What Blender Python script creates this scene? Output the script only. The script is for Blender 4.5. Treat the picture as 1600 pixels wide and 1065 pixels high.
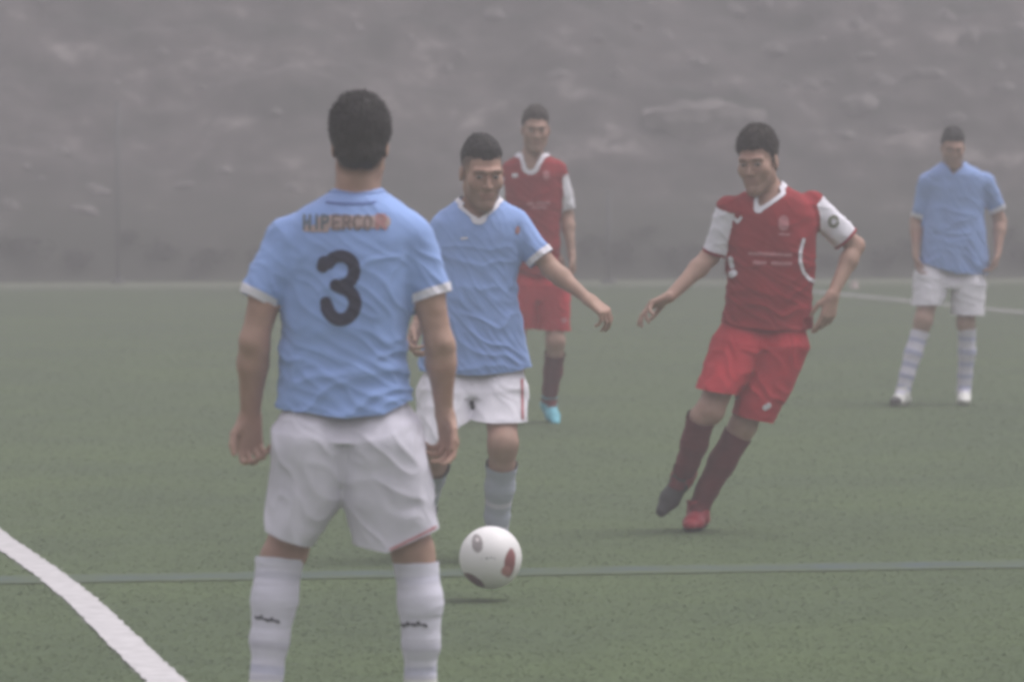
import bpy, bmesh, math, random
import numpy as np
from mathutils import Vector
from mathutils.bvhtree import BVHTree

random.seed(5)
rng = np.random.default_rng(5)
S = bpy.context.scene
COL = S.collection
for o in list(bpy.data.objects):
    bpy.data.objects.remove(o)

# ------------------------------------------------------------------ camera, world, sun, exposure
FPX, CAMZ, HOR = 7854.0, 1.57, 250.0          # focal length in photo pixels, eye height, horizon row
PITCH = math.atan((532.5 - HOR) / FPX)
cam_d = bpy.data.cameras.new('camera')
cam = bpy.data.objects.new('camera', cam_d)
COL.objects.link(cam)
cam_d.sensor_width = 36.0
cam_d.lens = FPX / 1600 * 36
cam_d.clip_start, cam_d.clip_end = 0.1, 1000
cam.location = (0, 0, CAMZ)
cam.rotation_euler = (math.pi / 2 - PITCH, 0, 0)
cam_d.dof.use_dof = True
cam_d.dof.focus_distance = 18.5
cam_d.dof.aperture_fstop = 5.6
S.camera = cam

SUN_EL, SUN_AZ = math.radians(64), math.radians(75)
W = bpy.data.worlds.new('World')
S.world = W
W.use_nodes = True
wt = W.node_tree
bg = wt.nodes['Background']
sky = wt.nodes.new('ShaderNodeTexSky')
sky.sky_type = 'NISHITA'
sky.sun_disc = False
sky.sun_elevation = SUN_EL
sky.sun_rotation = SUN_AZ
hs = wt.nodes.new('ShaderNodeHueSaturation')          # overcast: the blue of the sky is washed out to grey
hs.inputs['Saturation'].default_value = 0.10
wt.links.new(sky.outputs[0], hs.inputs['Color'])
tint = wt.nodes.new('ShaderNodeMix')
tint.data_type = 'RGBA'
tint.blend_type = 'MULTIPLY'
tint.inputs[0].default_value = 1.0
tint.inputs[7].default_value = (1.0, 0.955, 0.985, 1)
wt.links.new(hs.outputs[0], tint.inputs[6])
# overcast sky: about three times brighter overhead than at the horizon
tcw = wt.nodes.new('ShaderNodeTexCoord')
sepw = wt.nodes.new('ShaderNodeSeparateXYZ')
wt.links.new(tcw.outputs['Generated'], sepw.inputs[0])
mrw = wt.nodes.new('ShaderNodeMapRange')
mrw.inputs[1].default_value, mrw.inputs[2].default_value = 0.0, 0.9
mrw.inputs[3].default_value, mrw.inputs[4].default_value = 0.62, 1.9
wt.links.new(sepw.outputs['Z'], mrw.inputs[0])
grad = wt.nodes.new('ShaderNodeVectorMath')
grad.operation = 'SCALE'
wt.links.new(tint.outputs[2], grad.inputs[0])
wt.links.new(mrw.outputs[0], grad.inputs['Scale'])
wt.links.new(grad.outputs[0], bg.inputs[0])
bg.inputs[1].default_value = 0.10
sun_d = bpy.data.lights.new('sun', 'SUN')
sun_d.energy = 1.0
sun_d.angle = math.radians(24)
sun_d.color = (1.0, 0.96, 0.93)
sun = bpy.data.objects.new('sun', sun_d)
COL.objects.link(sun)
sun.rotation_euler = Vector((math.sin(SUN_AZ) * math.cos(SUN_EL), math.cos(SUN_AZ) * math.cos(SUN_EL), math.sin(SUN_EL))).to_track_quat('Z', 'Y').to_euler()
S.view_settings.view_transform = 'Standard'
S.view_settings.look = 'None'
S.view_settings.gamma = 1.0
S.view_settings.exposure = 1.28
HAZE = 0.0165

S.render.engine = 'CYCLES'
cy = S.cycles
cy.use_denoising = True
cy.max_bounces = 5
cy.diffuse_bounces = 2
cy.glossy_bounces = 2
cy.volume_bounces = 1
cy.pixel_filter_type = 'BLACKMAN_HARRIS'
cy.filter_width = 3.8

# ------------------------------------------------------------------ helpers
CP, SP = math.cos(PITCH), math.sin(PITCH)


def at(px, py, Y):
    """The point at depth Y (metres from the camera) seen at photo pixel px, py."""
    u, v = (px - 800) / FPX, (532.5 - py) / FPX
    dy, dz = CP + v * SP, -SP + v * CP
    k = Y / dy
    return np.array([u * k, Y, CAMZ + dz * k])


def gnd(px, py):
    u, v = (px - 800) / FPX, (532.5 - py) / FPX
    dy, dz = CP + v * SP, -SP + v * CP
    k = -CAMZ / dz
    return np.array([u * k, dy * k, 0.0])


def nrm(v):
    v = np.asarray(v, float)
    return v / max(np.linalg.norm(v), 1e-9)


_perm = np.random.default_rng(11).permutation(256)
_perm = np.concatenate([_perm, _perm, _perm])
_grad = np.random.default_rng(12).normal(size=(256, 3))
_grad /= np.linalg.norm(_grad, axis=1)[:, None]


def noise(P):
    """Gradient noise, P (n,3) -> about -0.7..0.7"""
    P = np.asarray(P, float)
    i = np.floor(P).astype(int)
    f = P - i
    w = f * f * f * (f * (f * 6 - 15) + 10)
    i &= 255
    out = 0
    for a in (0, 1):
        for b in (0, 1):
            for c in (0, 1):
                h = _perm[_perm[_perm[i[:, 0] + a] + i[:, 1] + b] + i[:, 2] + c]
                g = _grad[h]
                d = g[:, 0] * (f[:, 0] - a) + g[:, 1] * (f[:, 1] - b) + g[:, 2] * (f[:, 2] - c)
                ww = (w[:, 0] if a else 1 - w[:, 0]) * (w[:, 1] if b else 1 - w[:, 1]) * (w[:, 2] if c else 1 - w[:, 2])
                out = out + ww * d
    return out


def fbm(P, n=3):
    s, a = 0, 1.0
    P = np.asarray(P, float)
    for k in range(n):
        s = s + a * noise(P + 17.3 * k)
        P = P * 2.03
        a *= 0.5
    return s


def mk(name, V, F, mats, parent=None, base=None, smooth=True, attr=None, midx=None):
    """Link ONE mesh object from arrays."""
    V = np.asarray(V, float)
    if base is not None:
        V = V - base
    me = bpy.data.meshes.new(name)
    if isinstance(F, np.ndarray):
        n, k = F.shape
        me.vertices.add(len(V))
        me.vertices.foreach_set('co', V.astype(np.float32).ravel())
        me.loops.add(n * k)
        me.loops.foreach_set('vertex_index', F.astype(np.int32).ravel())
        me.polygons.add(n)
        me.polygons.foreach_set('loop_start', np.arange(0, n * k, k, dtype=np.int32))
        me.update(calc_edges=True)
    else:
        me.from_pydata(V.tolist(), [], F)
    for m in (mats if isinstance(mats, (list, tuple)) else [mats]):
        me.materials.append(m)
    if midx is not None:
        me.polygons.foreach_set('material_index', np.asarray(midx, np.int32))
    me.polygons.foreach_set('use_smooth', np.full(len(me.polygons), smooth))
    if attr:
        for k, v in attr.items():
            v = np.asarray(v, np.float32)
            if v.ndim == 1:
                a = me.attributes.new(k, 'FLOAT', 'POINT')
                a.data.foreach_set('value', v)
            else:
                a = me.attributes.new(k, 'FLOAT_COLOR', 'POINT')
                a.data.foreach_set('color', v.ravel())
    me.validate()
    o = bpy.data.objects.new(name, me)
    COL.objects.link(o)
    if parent is not None:
        o.parent = parent
    elif base is not None:
        o.location = base
    return o


def tag(o, label=None, cat=None, group=None, kind=None):
    for k, v in (('label', label), ('category', cat), ('group', group), ('kind', kind)):
        if v:
            o[k] = v
    return o


# ------------------------------------------------------------------ materials
def mat(name, col, rough=0.8, bump=0.0, bscale=400.0, mott=0.12, mscale=6.0, col2=None, spec=0.3, sheen=0.0):
    m = bpy.data.materials.new(name)
    m.use_nodes = True
    nt = m.node_tree
    b = nt.nodes['Principled BSDF']
    b.inputs['Roughness'].default_value = rough
    b.inputs['Specular IOR Level'].default_value = spec
    if sheen:
        b.inputs['Sheen Weight'].default_value = sheen
    tc = nt.nodes.new('ShaderNodeTexCoord')
    n = nt.nodes.new('ShaderNodeTexNoise')
    n.inputs['Scale'].default_value = mscale
    n.inputs['Detail'].default_value = 5
    nt.links.new(tc.outputs['Object'], n.inputs['Vector'])
    r = nt.nodes.new('ShaderNodeValToRGB')
    c2 = col2 or [max(0, c * (1 - mott)) for c in col]
    c1 = [min(1, c * (1 + mott * 0.6)) for c in col]
    r.color_ramp.elements[0].position = 0.32
    r.color_ramp.elements[1].position = 0.68
    r.color_ramp.elements[0].color = (*c2, 1)
    r.color_ramp.elements[1].color = (*c1, 1)
    nt.links.new(n.outputs['Fac'], r.inputs[0])
    nt.links.new(r.outputs[0], b.inputs['Base Color'])
    if bump:
        n2 = nt.nodes.new('ShaderNodeTexNoise')
        n2.inputs['Scale'].default_value = bscale
        n2.inputs['Detail'].default_value = 3
        nt.links.new(tc.outputs['Object'], n2.inputs['Vector'])
        bp = nt.nodes.new('ShaderNodeBump')
        bp.inputs['Strength'].default_value = bump
        bp.inputs['Distance'].default_value = 0.004
        nt.links.new(n2.outputs['Fac'], bp.inputs['Height'])
        nt.links.new(bp.outputs[0], b.inputs['Normal'])
    return m


M = dict(
    blue=mat('sky_blue_jersey', (0.275, 0.408, 0.76), 0.85, 0.25, 300, 0.10, 9, sheen=0.1),
    thinwhite=mat('thin_white_cotton', (0.66, 0.64, 0.73), 0.85, 0.25, 260, 0.10, 7),
    white=mat('white_cotton', (0.78, 0.76, 0.83), 0.85, 0.25, 260, 0.06, 9),
    whitesock=mat('white_sock_knit', (0.72, 0.70, 0.78), 0.9, 0.3, 320, 0.08, 14),
    redshirt=mat('deep_red_jersey', (0.30, 0.022, 0.030), 0.85, 0.25, 300, 0.16, 8),
    redshort=mat('bright_red_shorts', (0.46, 0.028, 0.042), 0.85, 0.25, 300, 0.10, 8),
    maroon=mat('maroon_sock_knit', (0.13, 0.018, 0.024), 0.9, 0.3, 320, 0.2, 12),
    skin=mat('skin', (0.41, 0.262, 0.205), 0.55, 0.12, 220, 0.14, 16),
    lip=mat('lips', (0.36, 0.19, 0.155), 0.5),
    brow=mat('eyebrow', (0.14, 0.095, 0.072), 0.9),
    sclera=mat('eye_white', (0.34, 0.29, 0.26), 0.3),
    iris=mat('eye_iris', (0.03, 0.02, 0.015), 0.25),
    hairblack=mat('black_hair', (0.022, 0.019, 0.019), 0.65, 0.6, 160, 0.4, 40),
    hairbrown=mat('dark_brown_hair', (0.045, 0.034, 0.028), 0.65, 0.6, 160, 0.4, 40),
    number=mat('navy_number_print', (0.020, 0.022, 0.055), 0.75, mott=0.3, mscale=30),
    seam=mat('navy_collar_seam', (0.10, 0.14, 0.36), 0.8),
    olive=mat('olive_lettering', (0.13, 0.16, 0.19), 0.7),
    brown=mat('brown_lettering', (0.21, 0.165, 0.165), 0.7),
    orange=mat('orange_print', (0.46, 0.35, 0.33), 0.7),
    redprint=mat('red_print', (0.40, 0.21, 0.22), 0.7),
    pinkprint=mat('faded_pink_print', (0.50, 0.20, 0.22), 0.8),
    greyprint=mat('grey_green_print', (0.20, 0.21, 0.16), 0.8),
    darkprint=mat('dark_print', (0.05, 0.05, 0.065), 0.8),
    bootblack=mat('black_boot_leather', (0.030, 0.030, 0.032), 0.5, 0.1, 120),
    bootred=mat('red_boot_leather', (0.32, 0.025, 0.04), 0.5, 0.1, 120),
    bootwhite=mat('white_boot_leather', (0.75, 0.75, 0.72), 0.5, 0.1, 120),
    bootblue=mat('turquoise_boot_leather', (0.16, 0.50, 0.62), 0.5, 0.1, 120),
    soledark=mat('dark_boot_sole', (0.05, 0.05, 0.05), 0.7),
    steel=mat('galvanised_post', (0.12, 0.12, 0.125), 0.6),
    rock=mat('pale_rock', (0.235, 0.212, 0.21), 0.95, 0.6, 6, 0.35, 2.0),
    shrub=mat('dark_scrub_leaves', (0.062, 0.060, 0.052), 0.8, 0, 10, 0.5, 5.0),
    stem=mat('scrub_stem', (0.07, 0.055, 0.045), 0.9),
    marker=mat('pale_pink_marker', (0.62, 0.47, 0.45), 0.6),
)


_sk = M['skin'].node_tree
_b = _sk.nodes['Principled BSDF']
_pc = _b.inputs['Base Color'].links[0].from_socket
_n = _sk.nodes.new('ShaderNodeTexNoise')
_n.inputs['Scale'].default_value = 7.0
_n.inputs['Detail'].default_value = 3
_t = _sk.nodes.new('ShaderNodeTexCoord')
_sk.links.new(_t.outputs['Object'], _n.inputs['Vector'])
_r = _sk.nodes.new('ShaderNodeMapRange')
_r.inputs[1].default_value, _r.inputs[2].default_value, _r.inputs[3].default_value, _r.inputs[4].default_value = 0.45, 0.75, 0.0, 0.55
_sk.links.new(_n.outputs['Fac'], _r.inputs[0])
_m = _sk.nodes.new('ShaderNodeMix')
_m.data_type = 'RGBA'
_m.inputs[7].default_value = (0.46, 0.235, 0.19, 1)          # flushed patches
_sk.links.new(_r.outputs[0], _m.inputs[0])
_sk.links.new(_pc, _m.inputs[6])
_a = _sk.nodes.new('ShaderNodeAttribute')
_a.attribute_name = 'stubble'
_m2 = _sk.nodes.new('ShaderNodeMix')
_m2.data_type = 'RGBA'
_m2.inputs[7].default_value = (0.045, 0.036, 0.032, 1)
_sk.links.new(_a.outputs['Fac'], _m2.inputs[0])
_sk.links.new(_m.outputs[2], _m2.inputs[6])
_sk.links.new(_m2.outputs[2], _b.inputs['Base Color'])


def banded(name, stops, rough=0.9):
    """Sock knit: colour follows the 'band' attribute that runs from 0 (top) to 1 (ankle)."""
    m = mat(name, (0.5, 0.5, 0.5), rough, 0.3, 320)
    nt = m.node_tree
    a = nt.nodes.new('ShaderNodeAttribute')
    a.attribute_name = 'band'
    r = nt.nodes.new('ShaderNodeValToRGB')
    r.color_ramp.interpolation = 'CONSTANT'
    el = r.color_ramp.elements
    el[0].position, el[0].color = stops[0][0], (*stops[0][1], 1)
    el[1].position, el[1].color = stops[1][0], (*stops[1][1], 1)
    for p, c in stops[2:]:
        e = el.new(p)
        e.color = (*c, 1)
    nt.links.new(a.outputs['Fac'], r.inputs[0])
    nt.links.new(r.outputs[0], nt.nodes['Principled BSDF'].inputs['Base Color'])
    return m


WS, BS, GS = (0.68, 0.665, 0.77), (0.44, 0.46, 0.64), (0.47, 0.50, 0.60)
M['sock_plain'] = banded('white_sock_faint_hoops', [(0, WS), (0.10, (0.61, 0.60, 0.71)), (0.16, WS), (0.62, (0.60, 0.585, 0.69)), (0.68, WS), (0.8, (0.57, 0.57, 0.71)), (0.86, WS)])
M['sock_grey'] = banded('grey_blue_sock_white_hoop', [(0, GS), (0.46, WS), (0.53, GS), (0.80, WS), (0.84, GS)])
M['sock_hoop'] = banded('white_sock_blue_hoops', [(0, WS), (0.12, BS), (0.19, WS), (0.32, BS), (0.40, WS), (0.52, BS), (0.60, WS), (0.72, BS), (0.79, WS), (0.9, BS), (0.95, WS)])

# ------------------------------------------------------------------ signed-distance modelling


def smin(a, b, k):
    if k <= 0:
        return np.minimum(a, b)
    h = np.maximum(k - np.abs(a - b), 0) / k
    return np.minimum(a, b) - h * h * (k * 0.25)


def largest(V, T):
    lab = np.arange(len(V))
    while True:
        m = np.minimum.reduce([lab[T[:, 0]], lab[T[:, 1]], lab[T[:, 2]]])
        new = lab.copy()
        for i in range(3):
            np.minimum.at(new, T[:, i], m)
        new = new[new]
        if (new == lab).all():
            break
        lab = new
    best = np.bincount(lab[T[:, 0]]).argmax()
    T = T[lab[T[:, 0]] == best]
    u, inv = np.unique(T, return_inverse=True)
    return V[u], inv.reshape(T.shape)


class Cone:
    """Tapered capsule, optionally flattened along one axis."""

    def __init__(s, a, b, ra, rb, flat=None, f=1.0):
        s.a, s.b, s.ra, s.rb = np.asarray(a, float), np.asarray(b, float), ra, rb
        s.ba = s.b - s.a
        s.l2 = max(float(s.ba @ s.ba), 1e-12)
        s.flat = None if flat is None else nrm(flat)
        s.f = f
        r = max(ra, rb) * max(1, f)
        s.lo = np.minimum(s.a, s.b) - r
        s.hi = np.maximum(s.a, s.b) + r

    def t(s, x, y, z):
        return np.clip(((x - s.a[0]) * s.ba[0] + (y - s.a[1]) * s.ba[1] + (z - s.a[2]) * s.ba[2]) / s.l2, 0, 1)

    def __call__(s, x, y, z):
        t = s.t(x, y, z)
        dx, dy, dz = x - s.a[0] - t * s.ba[0], y - s.a[1] - t * s.ba[1], z - s.a[2] - t * s.ba[2]
        q = dx * dx + dy * dy + dz * dz
        if s.flat is not None:
            w = dx * s.flat[0] + dy * s.flat[1] + dz * s.flat[2]
            q = q + w * w * (1 / (s.f * s.f) - 1)
        return np.sqrt(q) - (s.ra + (s.rb - s.ra) * t)


class Ell:
    """Ellipsoid in a frame (rows of R are its axes)."""

    def __init__(s, c, r, R=np.eye(3)):
        s.c, s.r, s.R = np.asarray(c, float), np.asarray(r, float), np.asarray(R, float)
        m = max(r)
        s.lo, s.hi = s.c - m, s.c + m

    def __call__(s, x, y, z):
        dx, dy, dz = x - s.c[0], y - s.c[1], z - s.c[2]
        k0 = k1 = 0
        for i in range(3):
            p = dx * s.R[i, 0] + dy * s.R[i, 1] + dz * s.R[i, 2]
            k0 = k0 + (p / s.r[i]) ** 2
            k1 = k1 + (p / s.r[i] ** 2) ** 2
        k0, k1 = np.sqrt(k0), np.sqrt(k1)
        return k0 * (k0 - 1) / np.maximum(k1, 1e-6)


class Loft:
    """Stack of superellipses along z; rows = (z, cx, cy, a, b)."""

    def __init__(s, rows, n=2.3, grow=0.0, soft=0.02):
        r = np.array(sorted(rows), float)
        zz = np.arange(r[0, 0], r[-1, 0], 0.004)
        cols = [np.interp(zz, r[:, 0], r[:, i]) for i in range(1, 5)]
        k = max(1, int(soft / 0.004))
        ker = np.hanning(2 * k + 3)[1:-1]
        ker /= ker.sum()
        cols = [np.convolve(np.pad(c, k, mode='reflect', reflect_type='odd'), ker, 'valid') for c in cols]
        s.zz, s.c = zz, cols
        s.n, s.g = n, grow
        a, b = cols[2].max() + grow, cols[3].max() + grow
        s.lo = np.array([(cols[0] - cols[2]).min() - grow, (cols[1] - cols[3]).min() - grow, zz[0]])
        s.hi = np.array([(cols[0] + cols[2]).max() + grow, (cols[1] + cols[3]).max() + grow, zz[-1]])

    def __call__(s, x, y, z):
        cx, cy, a, b = [np.interp(z, s.zz, c) for c in s.c]
        a, b = np.maximum(a + s.g, 0.01), np.maximum(b + s.g, 0.01)
        q = (np.abs(x - cx) / a) ** s.n + (np.abs(y - cy) / b) ** s.n
        d = (q ** (1 / s.n) - 1) * np.minimum(a, b)
        return np.maximum(d, np.maximum(z - s.zz[-1], s.zz[0] - z))


class Field:
    def __init__(s, lo, hi, h):
        s.h = h
        s.lo = np.asarray(lo, float) - 3 * h
        n = np.ceil((np.asarray(hi, float) + 3 * h - s.lo) / h).astype(int) + 1
        s.ax = [s.lo[i] + h * np.arange(n[i]) for i in range(3)]
        s.D = np.full(n, 1.0, np.float32)

    def _sl(s, lo, hi, m):
        sl = []
        for i in range(3):
            a = max(0, int((lo[i] - m - s.lo[i]) / s.h))
            b = min(len(s.ax[i]), int((hi[i] + m - s.lo[i]) / s.h) + 2)
            sl.append(slice(a, max(a, b)))
        return tuple(sl)

    def ev(s, p, sl):
        x = s.ax[0][sl[0]][:, None, None]
        y = s.ax[1][sl[1]][None, :, None]
        z = s.ax[2][sl[2]][None, None, :]
        return np.broadcast_to(p(x, y, z), s.D[sl].shape).astype(np.float32)

    def add(s, p, k=0.0):
        sl = s._sl(p.lo, p.hi, 0.03 + k)
        if s.D[sl].size:
            s.D[sl] = smin(s.D[sl], s.ev(p, sl), k)
        return s

    def sub(s, p, k=0.0):
        sl = s._sl(p.lo, p.hi, 0.03 + k)
        if s.D[sl].size:
            s.D[sl] = -smin(-s.D[sl], s.ev(p, sl), k)
        return s

    def mesh(s):
        D, h = s.D, s.h
        sg = D < 0
        c = np.zeros(tuple(n - 1 for n in D.shape), np.uint8)
        for i in (0, 1):
            for j in (0, 1):
                for k in (0, 1):
                    c += sg[i:D.shape[0] - 1 + i, j:D.shape[1] - 1 + j, k:D.shape[2] - 1 + k]
        act = np.argwhere((c > 0) & (c < 8))
        idx = np.full(c.shape, -1, np.int32)
        idx[act[:, 0], act[:, 1], act[:, 2]] = np.arange(len(act))
        cor = [(i, j, k) for i in (0, 1) for j in (0, 1) for k in (0, 1)]
        val = {q: D[act[:, 0] + q[0], act[:, 1] + q[1], act[:, 2] + q[2]].astype(float) for q in cor}
        acc = np.zeros((len(act), 3))
        cnt = np.zeros(len(act))
        for q in cor:
            for axis in range(3):
                if q[axis] == 0:
                    r = list(q)
                    r[axis] = 1
                    a, b = val[q], val[tuple(r)]
                    m = (a < 0) != (b < 0)
                    t = np.where(m, a / np.where(m, a - b, 1), 0)
                    p = np.tile(np.array(q, float), (len(act), 1))
                    p[:, axis] += t
                    acc += p * m[:, None]
                    cnt += m
        V = s.lo + h * (act + acc / cnt[:, None])
        quads = []
        for axis in range(3):
            a1, a2 = (axis + 1) % 3, (axis + 2) % 3
            A = np.take(sg, range(0, D.shape[axis] - 1), axis)
            B = np.take(sg, range(1, D.shape[axis]), axis)
            e = np.argwhere(A != B)
            ok = (e[:, a1] > 0) & (e[:, a2] > 0) & (e[:, a1] < D.shape[a1] - 1) & (e[:, a2] < D.shape[a2] - 1)
            e = e[ok]
            ins = A[e[:, 0], e[:, 1], e[:, 2]]
            o1, o2 = np.zeros(3, int), np.zeros(3, int)
            o1[a1], o2[a2] = 1, 1
            g = lambda w: idx[w[:, 0], w[:, 1], w[:, 2]]
            q = np.stack([g(e - o1 - o2), g(e - o2), g(e), g(e - o1)], 1)
            q[~ins] = q[~ins][:, ::-1]
            quads.append(q)
        Q = np.concatenate(quads)
        return V, Q


def tris(Q):
    return np.concatenate([Q[:, [0, 1, 2]], Q[:, [0, 2, 3]]])


def vnormals(V, T):
    n = np.cross(V[T[:, 1]] - V[T[:, 0]], V[T[:, 2]] - V[T[:, 0]])
    N = np.zeros_like(V)
    for i in range(3):
        np.add.at(N, T[:, i], n)
    return N / np.maximum(np.linalg.norm(N, axis=1), 1e-12)[:, None]


def relax(V, T, it=1, w=0.5):
    e = np.concatenate([T[:, [0, 1]], T[:, [1, 2]], T[:, [2, 0]]])
    e = np.concatenate([e, e[:, ::-1]])
    cnt = np.maximum(np.bincount(e[:, 0], minlength=len(V)), 1)
    for _ in range(it):
        A = np.stack([np.bincount(e[:, 0], V[e[:, 1], i], len(V)) for i in range(3)], 1) / cnt[:, None]
        V = V + w * (A - V)
    return V


def clip(V, T, f):
    """Keep the part of a triangle mesh where f < 0 (linear along edges)."""
    f = np.asarray(f, float)
    ins = f < 0
    n = ins[T].sum(1)
    keep = [T[n == 3]]
    newV, cache = [], {}

    def cutv(i, j):
        k = (i, j) if i < j else (j, i)
        if k not in cache:
            t = f[i] / (f[i] - f[j])
            cache[k] = len(V) + len(newV)
            newV.append(V[i] + t * (V[j] - V[i]))
        return cache[k]

    out = []
    for t in T[(n > 0) & (n < 3)]:
        p = []
        for a in range(3):
            i, j = int(t[a]), int(t[(a + 1) % 3])
            if ins[i]:
                p.append(i)
            if ins[i] != ins[j]:
                p.append(cutv(i, j))
        for q in range(1, len(p) - 1):
            out.append((p[0], p[q], p[q + 1]))
    if out:
        keep.append(np.array(out, int))
    T2 = np.concatenate(keep)
    V2 = np.concatenate([V, np.array(newV)]) if newV else V
    u, inv = np.unique(T2, return_inverse=True)
    return V2[u], inv.reshape(T2.shape)


# ------------------------------------------------------------------ people
def seg_dist(P, A, B):
    ba = B - A
    t = np.clip(((P - A) @ ba) / max(ba @ ba, 1e-9), 0, 1)
    return np.linalg.norm(P - A - t[:, None] * ba, axis=1)


def hand_prims(wr, d, pn, side, curl, spread=1.0, sc=1.0, thumb=0.6):
    """Palm and five fingers. d: wrist to knuckles, pn: where the palm faces, side: +1/-1 which way the thumb lies."""
    d = nrm(d)
    pn = nrm(pn - (np.dot(pn, d)) * d)
    th = nrm(np.cross(d, pn)) * side
    P = []
    off = [0.030, 0.010, -0.011, -0.029]
    plen = [0.094, 0.097, 0.091, 0.083]
    fl = [(0.042, 0.025, 0.020), (0.046, 0.029, 0.021), (0.042, 0.027, 0.020), (0.033, 0.020, 0.018)]
    for i in range(4):
        a = wr + th * off[i] * 0.55 * sc + d * 0.008
        b = wr + th * off[i] * sc + d * plen[i] * sc
        P.append((Cone(a, b, 0.0165 * sc, 0.0125 * sc, pn, 0.9), 0.016))
        c = curl[i] if hasattr(curl, '__len__') else curl
        p, ang = b, 0.25 * c
        for j in range(3):
            ang += c * (0.75, 0.95, 0.6)[j]
            dirv = d * math.cos(ang) + pn * math.sin(ang) + th * (0.10 * (1.5 - i)) * spread * (1 - 0.5 * min(c, 1))
            q = p + nrm(dirv) * fl[i][j] * sc
            P.append((Cone(p, q, (0.0098, 0.0088, 0.0078)[j] * sc, (0.0088, 0.0078, 0.0066)[j] * sc), 0.003))
            p = q
    b0 = wr + th * 0.022 * sc + d * 0.022 * sc
    d1 = nrm(d * 0.75 + th * 0.8 * thumb * 1.4 + pn * 0.35)
    b1 = b0 + d1 * 0.046 * sc
    d2 = nrm(d * 0.9 + th * 0.45 * thumb + pn * 0.4)
    b2 = b1 + d2 * 0.034 * sc
    b3 = b2 + nrm(d + pn * 0.5) * 0.026 * sc
    P += [(Cone(b0, b1, 0.0165 * sc, 0.0115 * sc), 0.012), (Cone(b1, b2, 0.0112 * sc, 0.0098 * sc), 0.003), (Cone(b2, b3, 0.0098 * sc, 0.0075 * sc), 0.003)]
    return P


def head_frame(c, fwd, up):
    f = nrm(fwd)
    u = nrm(np.asarray(up, float) - np.dot(up, f) * f)
    r = np.cross(f, u)
    return np.array([r, f, u])                     # rows: right of the person, forward, up


HL_F = [-0.12, -0.05, -0.028, -0.012, 0.012, 0.030, 0.050, 0.070, 0.12]


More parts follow.
